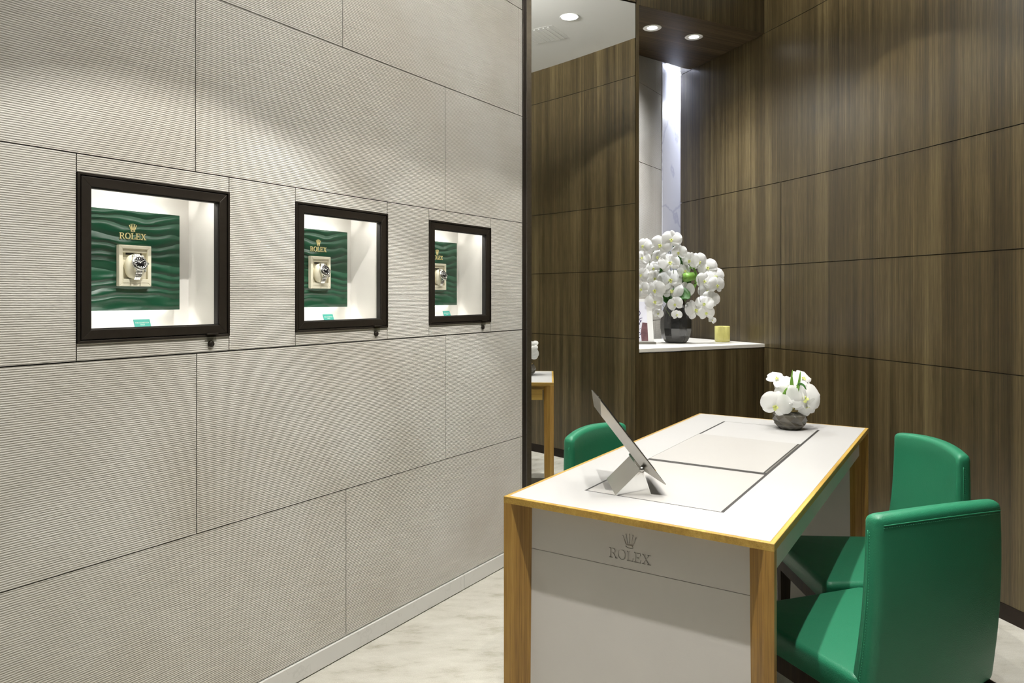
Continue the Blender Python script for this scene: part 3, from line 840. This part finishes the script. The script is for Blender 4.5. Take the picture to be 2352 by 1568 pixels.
# ================================================================ chairs
def cushion_mesh(x0, x1, y0, y1, z0, z1, r=.018, crown=.006, n=14):
    """rounded upholstered block with a softly crowned top"""
    m = MB(); v = []; f = []
    hx, hy = (x1 - x0) / 2, (y1 - y0) / 2; cx_, cy_ = (x0 + x1) / 2, (y0 + y1) / 2
    prof = [(0, z0), (r * 0.0, z0 + .001)]
    ringN = 48
    def rr(inset):
        pts = []; rad = max(.028 - inset, .004)
        a, b = hx - inset - rad, hy - inset - rad
        for k in range(ringN):
            t = 2 * PI * (k + .5) / ringN
            q = int(t / (PI / 2)); sx = (1, -1, -1, 1)[q]; sy = (1, 1, -1, -1)[q]
            pts.append((cx_ + sx * a + rad * math.cos(t), cy_ + sy * b + rad * math.sin(t)))
        return pts
    lay = [(.004, z0), (0, z0 + .004), (0, z1 - r)]
    for i in range(1, 7):
        t = i / 6 * PI / 2; lay.append((r * (1 - math.cos(t)), z1 - r + r * math.sin(t)))
    lay += [(r + .02, z1 + crown * .35), (r + .06, z1 + crown * .7), (r + .12, z1 + crown), (r + .165, z1 + crown * 1.05)]
    for ins, z in lay: v += [(x * (1 - .26 * (.235 - y)), y, z) for x, y in rr(ins)]
    for k in range(len(lay) - 1):
        for i in range(ringN):
            j = (i + 1) % ringN; f.append((k * ringN + i, k * ringN + j, (k + 1) * ringN + j, (k + 1) * ringN + i))
    f.append(tuple(range(ringN - 1, -1, -1))); f.append(tuple((len(lay) - 1) * ringN + i for i in range(ringN)))
    m.idx(v, f, True); return m
BZ0, BZ1 = .366, .812
def back_pt(u, t, side):
    """u -1..1 across, t 0..1 up, side 0 front .. 1 rear"""
    w = .192 - .003 * t
    z = BZ0 + (BZ1 - BZ0) * t
    th = .062 - .020 * t
    yc = -.165 - .045 * t - .012 * math.sin(PI * t)          # front surface, leaning back
    bow = .030 * (u * u)                                     # ends come forward
    y = yc + bow - th * side
    z -= .014 * (u * u) * t                                  # crown line dips at the ends
    return (u * w, y, z)
def make_chair():
    t = thing('dining_chair', '', 'chair', (0, 0, 0), 0, 'green leather chairs round the desk')
    st = cushion_mesh(-.226, .226, -.180, .235, .365, .428).obj('seat', M['leather'], t)
    # backrest grid as closed block
    m = MB(); nu, nv = 16, 12; v = []; f = []
    def k(i, j, s): return (s * (nv + 1) + j) * (nu + 1) + i
    for s in (0, 1):
        for j in range(nv + 1):
            for i in range(nu + 1): v.append(back_pt(-1 + 2 * i / nu, j / nv, s))
    for s in (0, 1):
        for j in range(nv):
            for i in range(nu): f.append((k(i, j, s), k(i + 1, j, s), k(i + 1, j + 1, s), k(i, j + 1, s)))
    for j in range(nv):
        f.append((k(0, j, 0), k(0, j + 1, 0), k(0, j + 1, 1), k(0, j, 1))); f.append((k(nu, j, 0), k(nu, j, 1), k(nu, j + 1, 1), k(nu, j + 1, 0)))
    for i in range(nu):
        f.append((k(i, 0, 0), k(i, 0, 1), k(i + 1, 0, 1), k(i + 1, 0, 0))); f.append((k(i, nv, 0), k(i + 1, nv, 0), k(i + 1, nv, 1), k(i, nv, 1)))
    m.idx(v, f, True)
    b = m.obj('backrest', M['leather'], t)
    bv = b.modifiers.new('b', 'BEVEL'); bv.width = .017; bv.segments = 6; bv.limit_method = 'ANGLE'; bv.angle_limit = R(50)
    # seams and stitching
    def pipe(fn, name, r=.0011, n=40): return MB().tube([fn(i / n) for i in range(n + 1)], r, 6).obj(name, M['thread'], b)
    for sd in (-1, 1):
        def fn(q, sd=sd):
            p = back_pt(sd, .05 + .87 * q, .42); return (p[0] + sd * .0003, p[1], p[2])
        pipe(fn, 'seam')
        st_ = MB()
        for i in range(58):
            p = back_pt(sd, .05 + .87 * i / 58, .52); q = back_pt(sd, .05 + .87 * (i + .55) / 58, .52)
            st_.tube([(p[0] + sd * .0004, p[1], p[2]), (q[0] + sd * .0004, q[1], q[2])], .0008, 5)
        st_.obj('stitching', M['thread'], b)
    def fn(q):
        p = back_pt(-.925 + 1.85 * q, .953, 1); return (p[0], p[1] - .0002, p[2])
    pipe(fn, 'seam')
    st_ = MB()
    for i in range(64):
        p = back_pt(-.925 + 1.85 * i / 64, .941, 1); q = back_pt(-.925 + 1.85 * (i + .55) / 64, .941, 1)
        st_.tube([(p[0], p[1] - .0004, p[2]), (q[0], q[1] - .0004, q[2])], .0008, 5)
    st_.obj('stitching', M['thread'], b)
    # frame
    m = MB(); ring_ = [(-.190, -.215), (.190, -.215), (.215, .222), (-.215, .222)]
    for a, b2 in ((0, 1), (1, 2), (2, 3), (3, 0)):
        p, q = Vector(ring_[a]), Vector(ring_[b2]); d = (q - p).normalized(); n = Vector((-d.y, d.x)) * .022
        m.prism([tuple(p), tuple(q), tuple(q + n - d * .022), tuple(p + n + d * .022)], .318, .3645, lambda x, y, z: (x, y, z))
    m.obj('seat_frame', M['frame_dark'], t, bevel=.001)
    for sx in (-1, 1):
        for y, ys, s_ in ((.200, .0, 1), (-.190, -.045, 0)):
            m = MB(); a = .0185; a2 = .0125; x = sx * (.196 if y > 0 else .172); z1 = .3175
            v = [(x + dx * a2, y + ys + dy * a2, 0) for dx, dy in ((-1, -1), (1, -1), (1, 1), (-1, 1))] + [(x + dx * a, y + dy * a, z1) for dx, dy in ((-1, -1), (1, -1), (1, 1), (-1, 1))]
            m.idx(v, [(3, 2, 1, 0), (4, 5, 6, 7)] + [(i, (i + 1) % 4, (i + 1) % 4 + 4, i + 4) for i in range(4)])
            m.obj('leg', M['frame_dark'], t, bevel=.0012)
    return t
ch = make_chair()
ch['label'] = 'green leather chair nearest the camera, seen from behind with its back turned'
ch.location = (.901, 1.852, 0); ch.rotation_euler = (0, 0, R(19))
c2 = copy_tree(ch); c2['label'] = 'green leather chair facing the desk beside the curved wood wall'
c2.location = (1.165, 2.380, 0); c2.rotation_euler = (0, 0, R(90))
c3 = copy_tree(ch); c3['label'] = 'green leather chair on the far left side of the desk, mostly hidden'
c3.location = (.466, 2.495, 0); c3.rotation_euler = (0, 0, R(-128))

# ================================================================ flowers
def petal(m, ang, length, width, cup=.15, tip=.35, c=(0, 0), n=8, curl=.0, z0=0, round_=.55):
    """one petal in the x-z plane round the centre, facing -y"""
    v = []; f = []; nw = 6
    dx, dz = math.sin(ang), math.cos(ang)
    for i in range(n + 1):
        t = math.sin(PI / 2 * i / n)
        w = max(width * .5 * math.sin(PI * min(1, (t * .93 + .07)) ** (1.0 + round_)) ** .5 if i < n else 0, .0008)
        for j in range(nw + 1):
            s = -1 + 2 * j / nw
            a = t * length; b = s * w
            y = -cup * length * (t * (1 - t)) * 1.2 + curl * length * t * t + .18 * w * s * s * (1 if cup > 0 else -1) + z0
            wav = .03 * length * math.sin(s * 4 + t * 5) * t
            v.append((dx * a + dz * b, y + wav, dz * a - dx * b))
    for i in range(n):
        for j in range(nw):
            k = i * (nw + 1) + j; f.append((k, k + 1, k + nw + 2, k + nw + 1))
    m.idx(v, f, True)
FL = []
def flower_meshes():
    for var in range(4):
        r = random.Random(var + 3)
        m = MB(); s = 1.0
        for a in (0, R(128), R(-128)): petal(m, a + r.uniform(-.1, .1), .052, .040, .2, round_=.1, z0=.002, curl=r.uniform(-.1, .25))
        for a in (R(72), R(-72)): petal(m, a + r.uniform(-.12, .12), .057, .074, .22, round_=.25, z0=-.001, curl=r.uniform(-.15, .2))
        pm = m.mesh('petals', M['petal'])
        l = MB()
        petal(l, PI, .017, .012, .5, z0=-.006, curl=-.3); petal(l, R(120), .011, .009, .6, z0=-.006, curl=-.6); petal(l, R(-120), .011, .009, .6, z0=-.006, curl=-.6)
        l.lathe([(.0005, -.004), (.0030, -.001), (.0026, .003), (.0006, .005)], 8, c=(0, -.008, 0))
        lm = l.mesh('lip', M['lip'])
        FL.append((pm, lm))
flower_meshes()
def flower(parent, loc, size, yaw, pitch, roll, k, lip=True):
    pm, lm = FL[k % 4]
    o = bpy.data.objects.new('flower', pm); COL.objects.link(o); o.parent = parent
    o.location = loc; o.rotation_euler = Matrix.Rotation(yaw, 3, 'Z').to_4x4().to_3x3().__matmul__(Matrix.Rotation(pitch, 3, 'X')).__matmul__(Matrix.Rotation(roll, 3, 'Y')).to_euler()
    o.scale = (size, size, size)
    if lip:
        q = bpy.data.objects.new('lip', lm); COL.objects.link(q); q.parent = o
    return o
def leaf_strip(name, mat, parent, pts, w, fold=.25, n=14):
    """a blade swept along a curve, with a folded midrib and real thickness"""
    P = [Vector(p) for p in pts]
    # resample
    c = []
    for i in range(len(P) - 1):
        p0, p1, p2, p3 = P[max(i - 1, 0)], P[i], P[i + 1], P[min(i + 2, len(P) - 1)]
        for k in range(n // (len(P) - 1) + 1):
            t = k / (n // (len(P) - 1) + 1)
            c.append(.5 * ((2 * p1) + (-p0 + p2) * t + (2 * p0 - 5 * p1 + 4 * p2 - p3) * t * t + (-p0 + 3 * p1 - 3 * p2 + p3) * t ** 3))
    c.append(P[-1]); v = []; f = []; N_ = len(c)
    for i, p in enumerate(c):
        d = (c[min(i + 1, N_ - 1)] - c[max(i - 1, 0)]).normalized()
        side = d.cross(Vector((0, -1, .2))).normalized(); nn = side.cross(d)
        t = i / (N_ - 1); ww = w * .5 * max(.06, math.sin(PI * min(1, .12 + t * .88)) ** .7)
        v += [p - side * ww, p - side * ww * .5 - nn * ww * fold * .6, p - nn * ww * fold, p + side * ww * .5 - nn * ww * fold * .6, p + side * ww]
    for i in range(N_ - 1):
        for j in range(4): f.append((i * 5 + j, i * 5 + j + 1, i * 5 + j + 6, i * 5 + j + 5))
    m = MB(); m.idx(v, f, True); return m.obj(name, mat, parent, fix=False, solid=.0012)

# tall vase in the niche
VX, VY, VZ = 1.007, 4.456, .9945
vs = thing('tall_vase', 'tall dark smoked glass vase on the niche shelf', 'vase', (VX, VY, VZ))
def facet(n, amt=.05):
    def f(t, z): 
        a = (t % (2 * PI / n)) - PI / n
        return math.cos(PI / n) / math.cos(a)
    return f
vp = [(.058, 0), (.074, .014), (.088, .045), (.096, .09), (.0965, .13), (.090, .175), (.074, .215), (.056, .245), (.050, .262)]
MB().lathe(vp + [(.046, .262), (.046, .20)], 48, smooth=False, rfn=facet(12)).obj('vessel', M['smoke'], vs, bevel=.001)
oa = thing('white_orchids', 'large cascading bunch of white orchids in the tall dark vase', 'flowers', (VX, VY, VZ + .18), 0)
ORC = [(-0.113, -0.099, 0.592, 1.1), (-0.054, -0.125, 0.624, 1.0), (-0.125, -0.082, 0.522, 0.85), (-0.065, -0.118, 0.486, 1.1), (-0.011, -0.13, 0.546, 0.8), (0.065, -0.086, 0.501, 0.9), (0.13, -0.029, 0.496, 1.0), (0.187, -0.025, 0.461, 1.0), (0.227, -0.043, 0.405, 1.05), (0.155, -0.072, 0.378, 0.9), (0.23, -0.069, 0.352, 0.95), (-0.144, -0.028, 0.456, 0.8), (-0.138, -0.038, 0.397, 0.85), (-0.05, -0.06, 0.384, 1.25), (-0.035, -0.064, 0.318, 1.1), (-0.146, -0.096, 0.323, 1.05), (-0.149, -0.084, 0.255, 0.95), (0.04, -0.072, 0.323, 0.9), (0.036, -0.064, 0.439, 0.8), (0.184, -0.016, 0.318, 0.95), (0.204, -0.038, 0.27, 0.9), (0.102, -0.056, 0.202, 1.15), (0.155, -0.072, 0.239, 0.95), (0.164, -0.079, 0.186, 0.85), (-0.03, -0.11, 0.238, 0.8), (-0.021, -0.115, 0.175, 0.55), (0.206, -0.062, 0.141, 0.4), (-0.116, -0.035, 0.18, 0.55), (-0.207, -0.056, 0.59, 0.9), (-0.215, -0.056, 0.518, 0.8), (-0.218, -0.056, 0.413, 0.9), (-0.22, -0.056, 0.328, 0.85)]
rnd = random.Random(11)
for k, (x, y, z, s) in enumerate(ORC):
    yaw = R(-12) + x * 2.2 + rnd.uniform(-.5, .5)
    flower(oa, (x, y, z - .18), s * 1.08, yaw, rnd.uniform(-.35, .15), rnd.uniform(-.4, .4), k)
def stem(name, mat, par, pts, r=.0022, r1=.0012):
    P = [Vector(p) for p in pts]; c = []
    for i in range(len(P) - 1):
        p0, p1, p2, p3 = P[max(i - 1, 0)], P[i], P[i + 1], P[min(i + 2, len(P) - 1)]
        for k in range(6):
            t = k / 6; c.append(.5 * ((2 * p1) + (-p0 + p2) * t + (2 * p0 - 5 * p1 + 4 * p2 - p3) * t * t + (-p0 + 3 * p1 - 3 * p2 + p3) * t ** 3))
    c.append(P[-1]); return MB().tube(c, r, 6, r1).obj(name, mat, par)
S_ = lambda *p: [(a, b, c - .18) for a, b, c in p]
stem('stem', M['stem'], oa, S_((0, 0, .02), (-.01, 0, .3), (-.04, -.03, .55), (-.11, -.05, .60), (-.16, -.02, .52), (-.17, -.02, .40), (-.165, -.04, .30)))
stem('stem', M['stem'], oa, S_((.01, .0, .02), (.02, .01, .35), (.07, 0, .50), (.15, 0, .50), (.21, 0, .42), (.20, 0, .30), (.20, -.02, .15)))
stem('stem', M['stem'], oa, S_((-.01, .01, .02), (-.03, -.01, .4), (-.06, -.07, .56), (-.05, -.10, .62)))
stem('stem', M['stem'], oa, S_((0, -.01, .05), (-.03, -.03, .27), (-.09, -.06, .30), (-.10, -.07, .24), (-.075, -.08, .20), (-.055, -.09, .165)), .0015)
stem('stem', M['stem'], oa, S_((.0, .01, .02), (.0, .0, .35), (-.02, -.04, .47), (-.03, -.06, .38), (-.03, -.07, .20)))
stem('stem', M['stem_d'], oa, S_((.02, .02, .1), (.06, .02, .46), (.11, -.04, .48), (.115, -.07, .43), (.12, -.08, .36), (.125, -.09, .25)), .0016)
for k in range(5):
    o = k * .006
    stem('stem', M['leaf_l'], oa, S_((.03, .01, .22), (.09 + o * .4, -.03 - o, .33), (.108 + o * .5, -.045, .40), (.09, -.05, .455 + o * .6), (.055, -.05, .44)), .0022)
leaf_strip('leaf', M['leaf'], oa, S_((0, 0, .22), (-.07, -.03, .36), (-.085, -.05, .45), (-.08, -.06, .56)), .06)
leaf_strip('leaf', M['leaf'], oa, S_((0, -.02, .24), (-.01, -.07, .30), (.03, -.10, .295), (.055, -.11, .27)), .085)
leaf_strip('leaf', M['leaf'], oa, S_((.0, 0, .24), (.02, -.02, .40), (.03, -.06, .50), (-.005, -.08, .56), (-.04, -.09, .585)), .06)
leaf_strip('leaf', M['leaf'], oa, S_((.01, 0, .24), (.05, -.02, .34), (.075, -.03, .41)), .06)
leaf_strip('leaf', M['leaf'], oa, S_((0, 0, .24), (-.06, -.01, .27), (-.10, -.02, .33)), .05)
MB().lathe([(.0255, -.034), (.027, -.012), (.0262, .012), (.024, .030)], 20).obj('bud_tube', M['leaf_l'], oa, loc=(.062, -.075, .222), rot=(0, R(82), R(12)))

# candle
cd = thing('candle', 'yellow ribbed glass candle at the right of the niche shelf', 'candle', (1.317, 4.545, .9945))
def ribs(t, z): return 1 + .012 * math.cos(40 * t)
MB().lathe([(.040, 0), (.045, .004), (.046, .02), (.046, .096), (.0445, .098), (.0430, .096), (.0430, .088)], 160, rfn=ribs, cap=True).obj('glass_cup', M['candle_glass'], cd)
MB().lathe([(.0415, .0885), (.0410, .0900), (.005, .0895)], 32).obj('wax', M['wax'], cd)
MB().tube([(0, 0, .089), (.001, 0, .097)], .001, 6).obj('wick', M['slot'], cd)

# framed print leaning on its plinth
pf = thing('framed_print', 'framed watch print on a grey stand beside the tall vase', 'picture', (.742, 4.345, .9945), R(4))
MB().box(-.115, .115, -.032, .045, 0, .012).obj('stand', M['grey_metal'], pf, bevel=.001)
tilt = R(-12)
fo = MB().box(-.105, .105, 0, .012, 0, .262).obj('mount', M['frame_white'], pf, loc=(0, -.018, .0125), rot=(tilt, 0, 0), bevel=.001)
MB().box(-.095, .070, -.001, 0, .006, .245).obj('print', M['photo_white'], fo)
MB().prism([(.030, .006), (.070, .006), (.070, .115), (.040, .118), (.028, .06)], -.0016, -.001, lambda a, b, d: (a, d, b)).obj('plum_shape', M['photo_plum'], fo)
ink = MB(); rnd = random.Random(5)
for cx_, cz_, r0 in ((-.01, .15, .028), (.012, .175, .02), (.015, .125, .015), (-.02, .105, .012), (-.025, .19, .024), (.012, .20, .013)):
    for k in range(14):
        t0, t1 = 2 * PI * k / 14, 2 * PI * (k + 1) / 14; ri = r0 * .78
        ink.prism([(cx_ + r0 * math.cos(t0), cz_ + r0 * math.sin(t0)), (cx_ + r0 * math.cos(t1), cz_ + r0 * math.sin(t1)), (cx_ + ri * math.cos(t1), cz_ + ri * math.sin(t1)), (cx_ + ri * math.cos(t0), cz_ + ri * math.sin(t0))], -.0017, -.001, lambda a, b, d: (a, d, b))
for k in range(26):
    x, z = rnd.uniform(-.06, .028), rnd.uniform(.02, .21); l = rnd.uniform(.006, .022); a = rnd.uniform(0, PI)
    dx, dz = math.cos(a), math.sin(a); w_ = rnd.uniform(.0008, .003)
    ink.prism([(x - dz * w_, z + dx * w_), (x + dz * w_, z - dx * w_), (x + dx * l + dz * w_, z + dz * l - dx * w_), (x + dx * l - dz * w_, z + dz * l + dx * w_)], -.0017, -.001, lambda a, b, d: (a, d, b))
ink.obj('ink_drawing', M['photo_ink'], fo)

# bowl on the desk
BX, BY, BZ = 1.112, 2.905, .7505
bw = thing('faceted_bowl', 'low dark faceted glass bowl on the far end of the desk', 'bowl', (BX, BY, BZ), R(10))
bp_ = [(.040, 0), (.060, .018), (.0665, .037), (.0635, .057), (.050, .073)]
m = MB(); seg = 9; v = []; f = []
for k, (r, z) in enumerate(bp_):
    for i in range(seg):
        t = 2 * PI * (i + (.5 if k % 2 else 0)) / seg; v.append((r * math.cos(t), r * math.sin(t), z))
for k in range(len(bp_) - 1):
    for i in range(seg):
        j = (i + 1) % seg; a, b, c, d = k * seg + i, k * seg + j, (k + 1) * seg + j, (k + 1) * seg + i
        if k % 2: f += [(a, c, d), (a, b, c)] if 0 else [(a, b, d), (b, c, d)]
        else: f += [(a, b, d), (b, c, d)]
f.append(tuple(range(seg - 1, -1, -1))); f.append(tuple((len(bp_) - 1) * seg + i for i in range(seg)))
m.idx(v, f); m.obj('vessel', M['bowl'], bw, bevel=.0008)
MB().lathe([(.045, .0725), (.0445, .080), (.040, .080), (.039, .0725)], 30).obj('rim', M['bowl_rim'], bw)
fa = thing('flower_posy', 'small posy of white orchids and green blades in the desk bowl', 'flowers', (BX, BY, BZ + .078), 0)
def at(px, py, Y):    # offsets already in metres from the bowl rim
    return (px, Y, py)
for k, (x, y, z, s, yaw, pitch, roll, n) in enumerate([
        (.036, -.050, .052, 1.35, .15, -.25, .3, 0), (.070, -.020, .050, 1.15, .75, -.1, -.4, 1), (-.070, -.040, .020, 1.10, -.45, .15, .2, 2),
        (-.045, .010, .118, .85, -.2, -.9, 1.0, 3), (.052, .010, .120, .85, .3, -.7, -.6, 1), (-.030, -.020, .055, .80, -.3, .0, .9, 0),
        (.050, -.045, .012, .85, .3, .45, 2.2, 2), (.010, .035, .085, 1.0, 0, -.5, 0, 3)]):
    flower(fa, (x, y, z), s, yaw, pitch, roll, n)
B = lambda *p: [(a, b, c) for a, b, c in p]
leaf_strip('blade', M['leaf_l'], fa, B((-.008, -.02, 0), (-.010, -.045, .055), (-.014, -.05, .11), (-.008, -.05, .162)), .011)
leaf_strip('blade', M['leaf_l'], fa, B((-.006, -.02, 0), (-.004, -.05, .06), (-.008, -.05, .10), (-.009, -.05, .138)), .010)
leaf_strip('blade', M['leaf_l'], fa, B((-.004, -.02, 0), (.004, -.05, .06), (.016, -.052, .11), (.023, -.05, .157)), .012)
leaf_strip('blade', M['leaf'], fa, B((0, -.02, .04), (.012, -.05, .10), (.028, -.06, .105), (.040, -.065, .085)), .010)
for k in range(6):
    o = k * .0045
    leaf_strip('blade', M['leaf_l'], fa, B((-.006, -.02, -.005), (-.040 + o * 1.4, -.05, .03), (-.046 + o * 1.6, -.055, .065), (-.030 + o, -.055, .090), (-.014, -.05, .075)), .008)
for k in range(6):
    a = k * 1.05
    stem('stem', M['stem'], fa, [(.012 * math.cos(a), .012 * math.sin(a) - .006, -.02), (.02 * math.cos(a), .02 * math.sin(a) - .012, .03), (.04 * math.cos(a), .035 * math.sin(a) - .01, .06)], .0016)

# ================================================================ lights in their fittings
def downlight(x, y, z, power, ang, label, group, r=.062, lens='lens', lr=None, blend=.15, col=(1, .975, .93), radius=.014):
    t = thing('downlight', label, 'ceiling light', (x, y, z), 0, group)
    lr = lr or r * .9
    MB().lathe([(lr, -.001), (r, -.003), (r + .002, 0), (lr, .0)], 40, cap=False).obj('trim_ring', M['light_trim'], t)
    MB().lathe([(.0005, -.0012), (lr, -.0012), (lr, 0)], 36, cap=False).obj('lens', M[lens], t)
    spot('lamp', (0, 0, -.004), power, ang, blend, radius, col, t)
    return t
ROW = [(.04, 1.386), (.456, 2.02), (.865, 2.64), (1.22, 3.18)]
WASH = (Matrix.Rotation(math.atan2(-N.y, -N.x), 3, 'Z') @ Matrix.Rotation(R(-40), 3, 'Y')).to_euler()   # extra fill spot, tilted to brighten the stone wall
LB = ['recessed round downlight above the near end of the desk', 'recessed round downlight above the middle of the desk',
      'recessed round downlight above the flower end of the desk', 'bright recessed round downlight seen reflected in the tall mirror']
for k, (x, y) in enumerate(ROW):
    t = downlight(x, y, CEIL - .0005, 230 if k == 0 else 70, 89, LB[k], 'downlights over the desk', blend=.12)
    spot('wall_fill_lamp', (0, 0, -.004), 29, 96, 1.0, .014, (1, .975, .93), t, WASH)  # second spot added in each fitting as fill for the stone wall
for k, (x, y) in enumerate([(.406, 1.152), (1.154, 2.30)]):
    downlight(x, y, CEIL - .0005, (230, 150)[k], 62, ['recessed downlight above the nearest green chair', 'recessed downlight above the chair by the wood wall'][k], 'downlights over the chairs', blend=1.0)
for k, (x, y) in enumerate([(.825, 4.27), (1.108, 4.42)]):
    t = thing('niche_downlight', ['left round downlight in the wood niche soffit', 'right round downlight in the wood niche soffit'][k], 'ceiling light', (x, y, 2.8585), 0, 'downlights in the niche soffit')
    MB().lathe([(.030, -.0015), (.052, -.003), (.055, -.0005), (.030, -.0005)], 40, cap=False).obj('trim_ring', M['light_trim'], t)
    MB().lathe([(.0005, -.0012), (.030, -.0012), (.030, -.0002)], 30, cap=False).obj('lens', M['lens_niche'], t)
    spot('lamp', (0, 0, -.004), (120, 95)[k], (140, 78)[k], .9, .012, (.97, .98, 1), t)
# ceiling vent seen in the mirror
def unref(x, y):
    p = Vector((x, y, 0)) - M0; return (x - 2 * p.dot(MN) * MN.x, y - 2 * p.dot(MN) * MN.y)
vt = thing('ceiling_vent', 'faint square air vent in the white ceiling seen in the mirror', 'vent', (*unref(.22, 5.15), CEIL - .0005), R(-5))
ring(MB(), -.14, .14, -.14, .14, .012, 0, .004).obj('frame', M['light_trim'], vt, rot=(R(90), 0, 0))
mb = MB()
for k in range(7): mb.box(-.125, .125, -.118 + k * .036, -.108 + k * .036, -.0035, -.0005)
mb.obj('louvres', M['light_trim'], vt)
# cove light over the marble
cv = thing('cove_light', 'cool white light strip where marble wall meets corridor ceiling', 'light strip', LW(6.0, 0, 2.92), CA)
MB().box(-1.12, 1.8, -.030, -.012, -.008, .003).obj('diffuser', M['cove'], cv)
area('cove_lamp', (.30, -.10, -.004), 2.6, 50, (.80, .86, 1), cv, (R(34), 0, 0), .04, 110)

# added cove, out of view atop the stone wall, to brighten the ceiling
cl = thing('added_cove_ledge', 'added unseen light cove along the top of the stone wall', 'light cove', LW(.2, 0, 2.96), CA)
mb = MB(); mb.box(-2.6, 2.75, -.10, -.002, 0, .012); mb.box(-2.6, 2.75, -.112, -.10, 0, .016)
mb.obj('ledge', M['ceiling'], cl)
MB().box(-2.55, 2.7, -.06, -.045, .012, .018).obj('light_strip', M['led'], cl)
area('cove_lamp', (1.65, -.055, .03), 2.1, 200, (1, .985, .95), cl, (R(180 + 30), 0, 0), .03)  # added fill lamp, aimed up at the ceiling

# added corridor lamp, out of view, to brighten the marble behind the niche
dl = thing('downlight', 'added unseen downlight in the corridor ceiling behind the niche', 'ceiling light', LW(6.0, -.32, 2.9255))
MB().lathe([(.055, -.001), (.062, -.003), (.064, 0), (.055, .0)], 40, cap=False).obj('trim_ring', M['light_trim'], dl)
MB().lathe([(.0005, -.0012), (.055, -.0012), (.055, 0)], 36, cap=False).obj('lens', M['lens'], dl)
spot('lamp', (0, 0, -.004), 110, 165, .6, .014, (.94, .96, 1), dl)
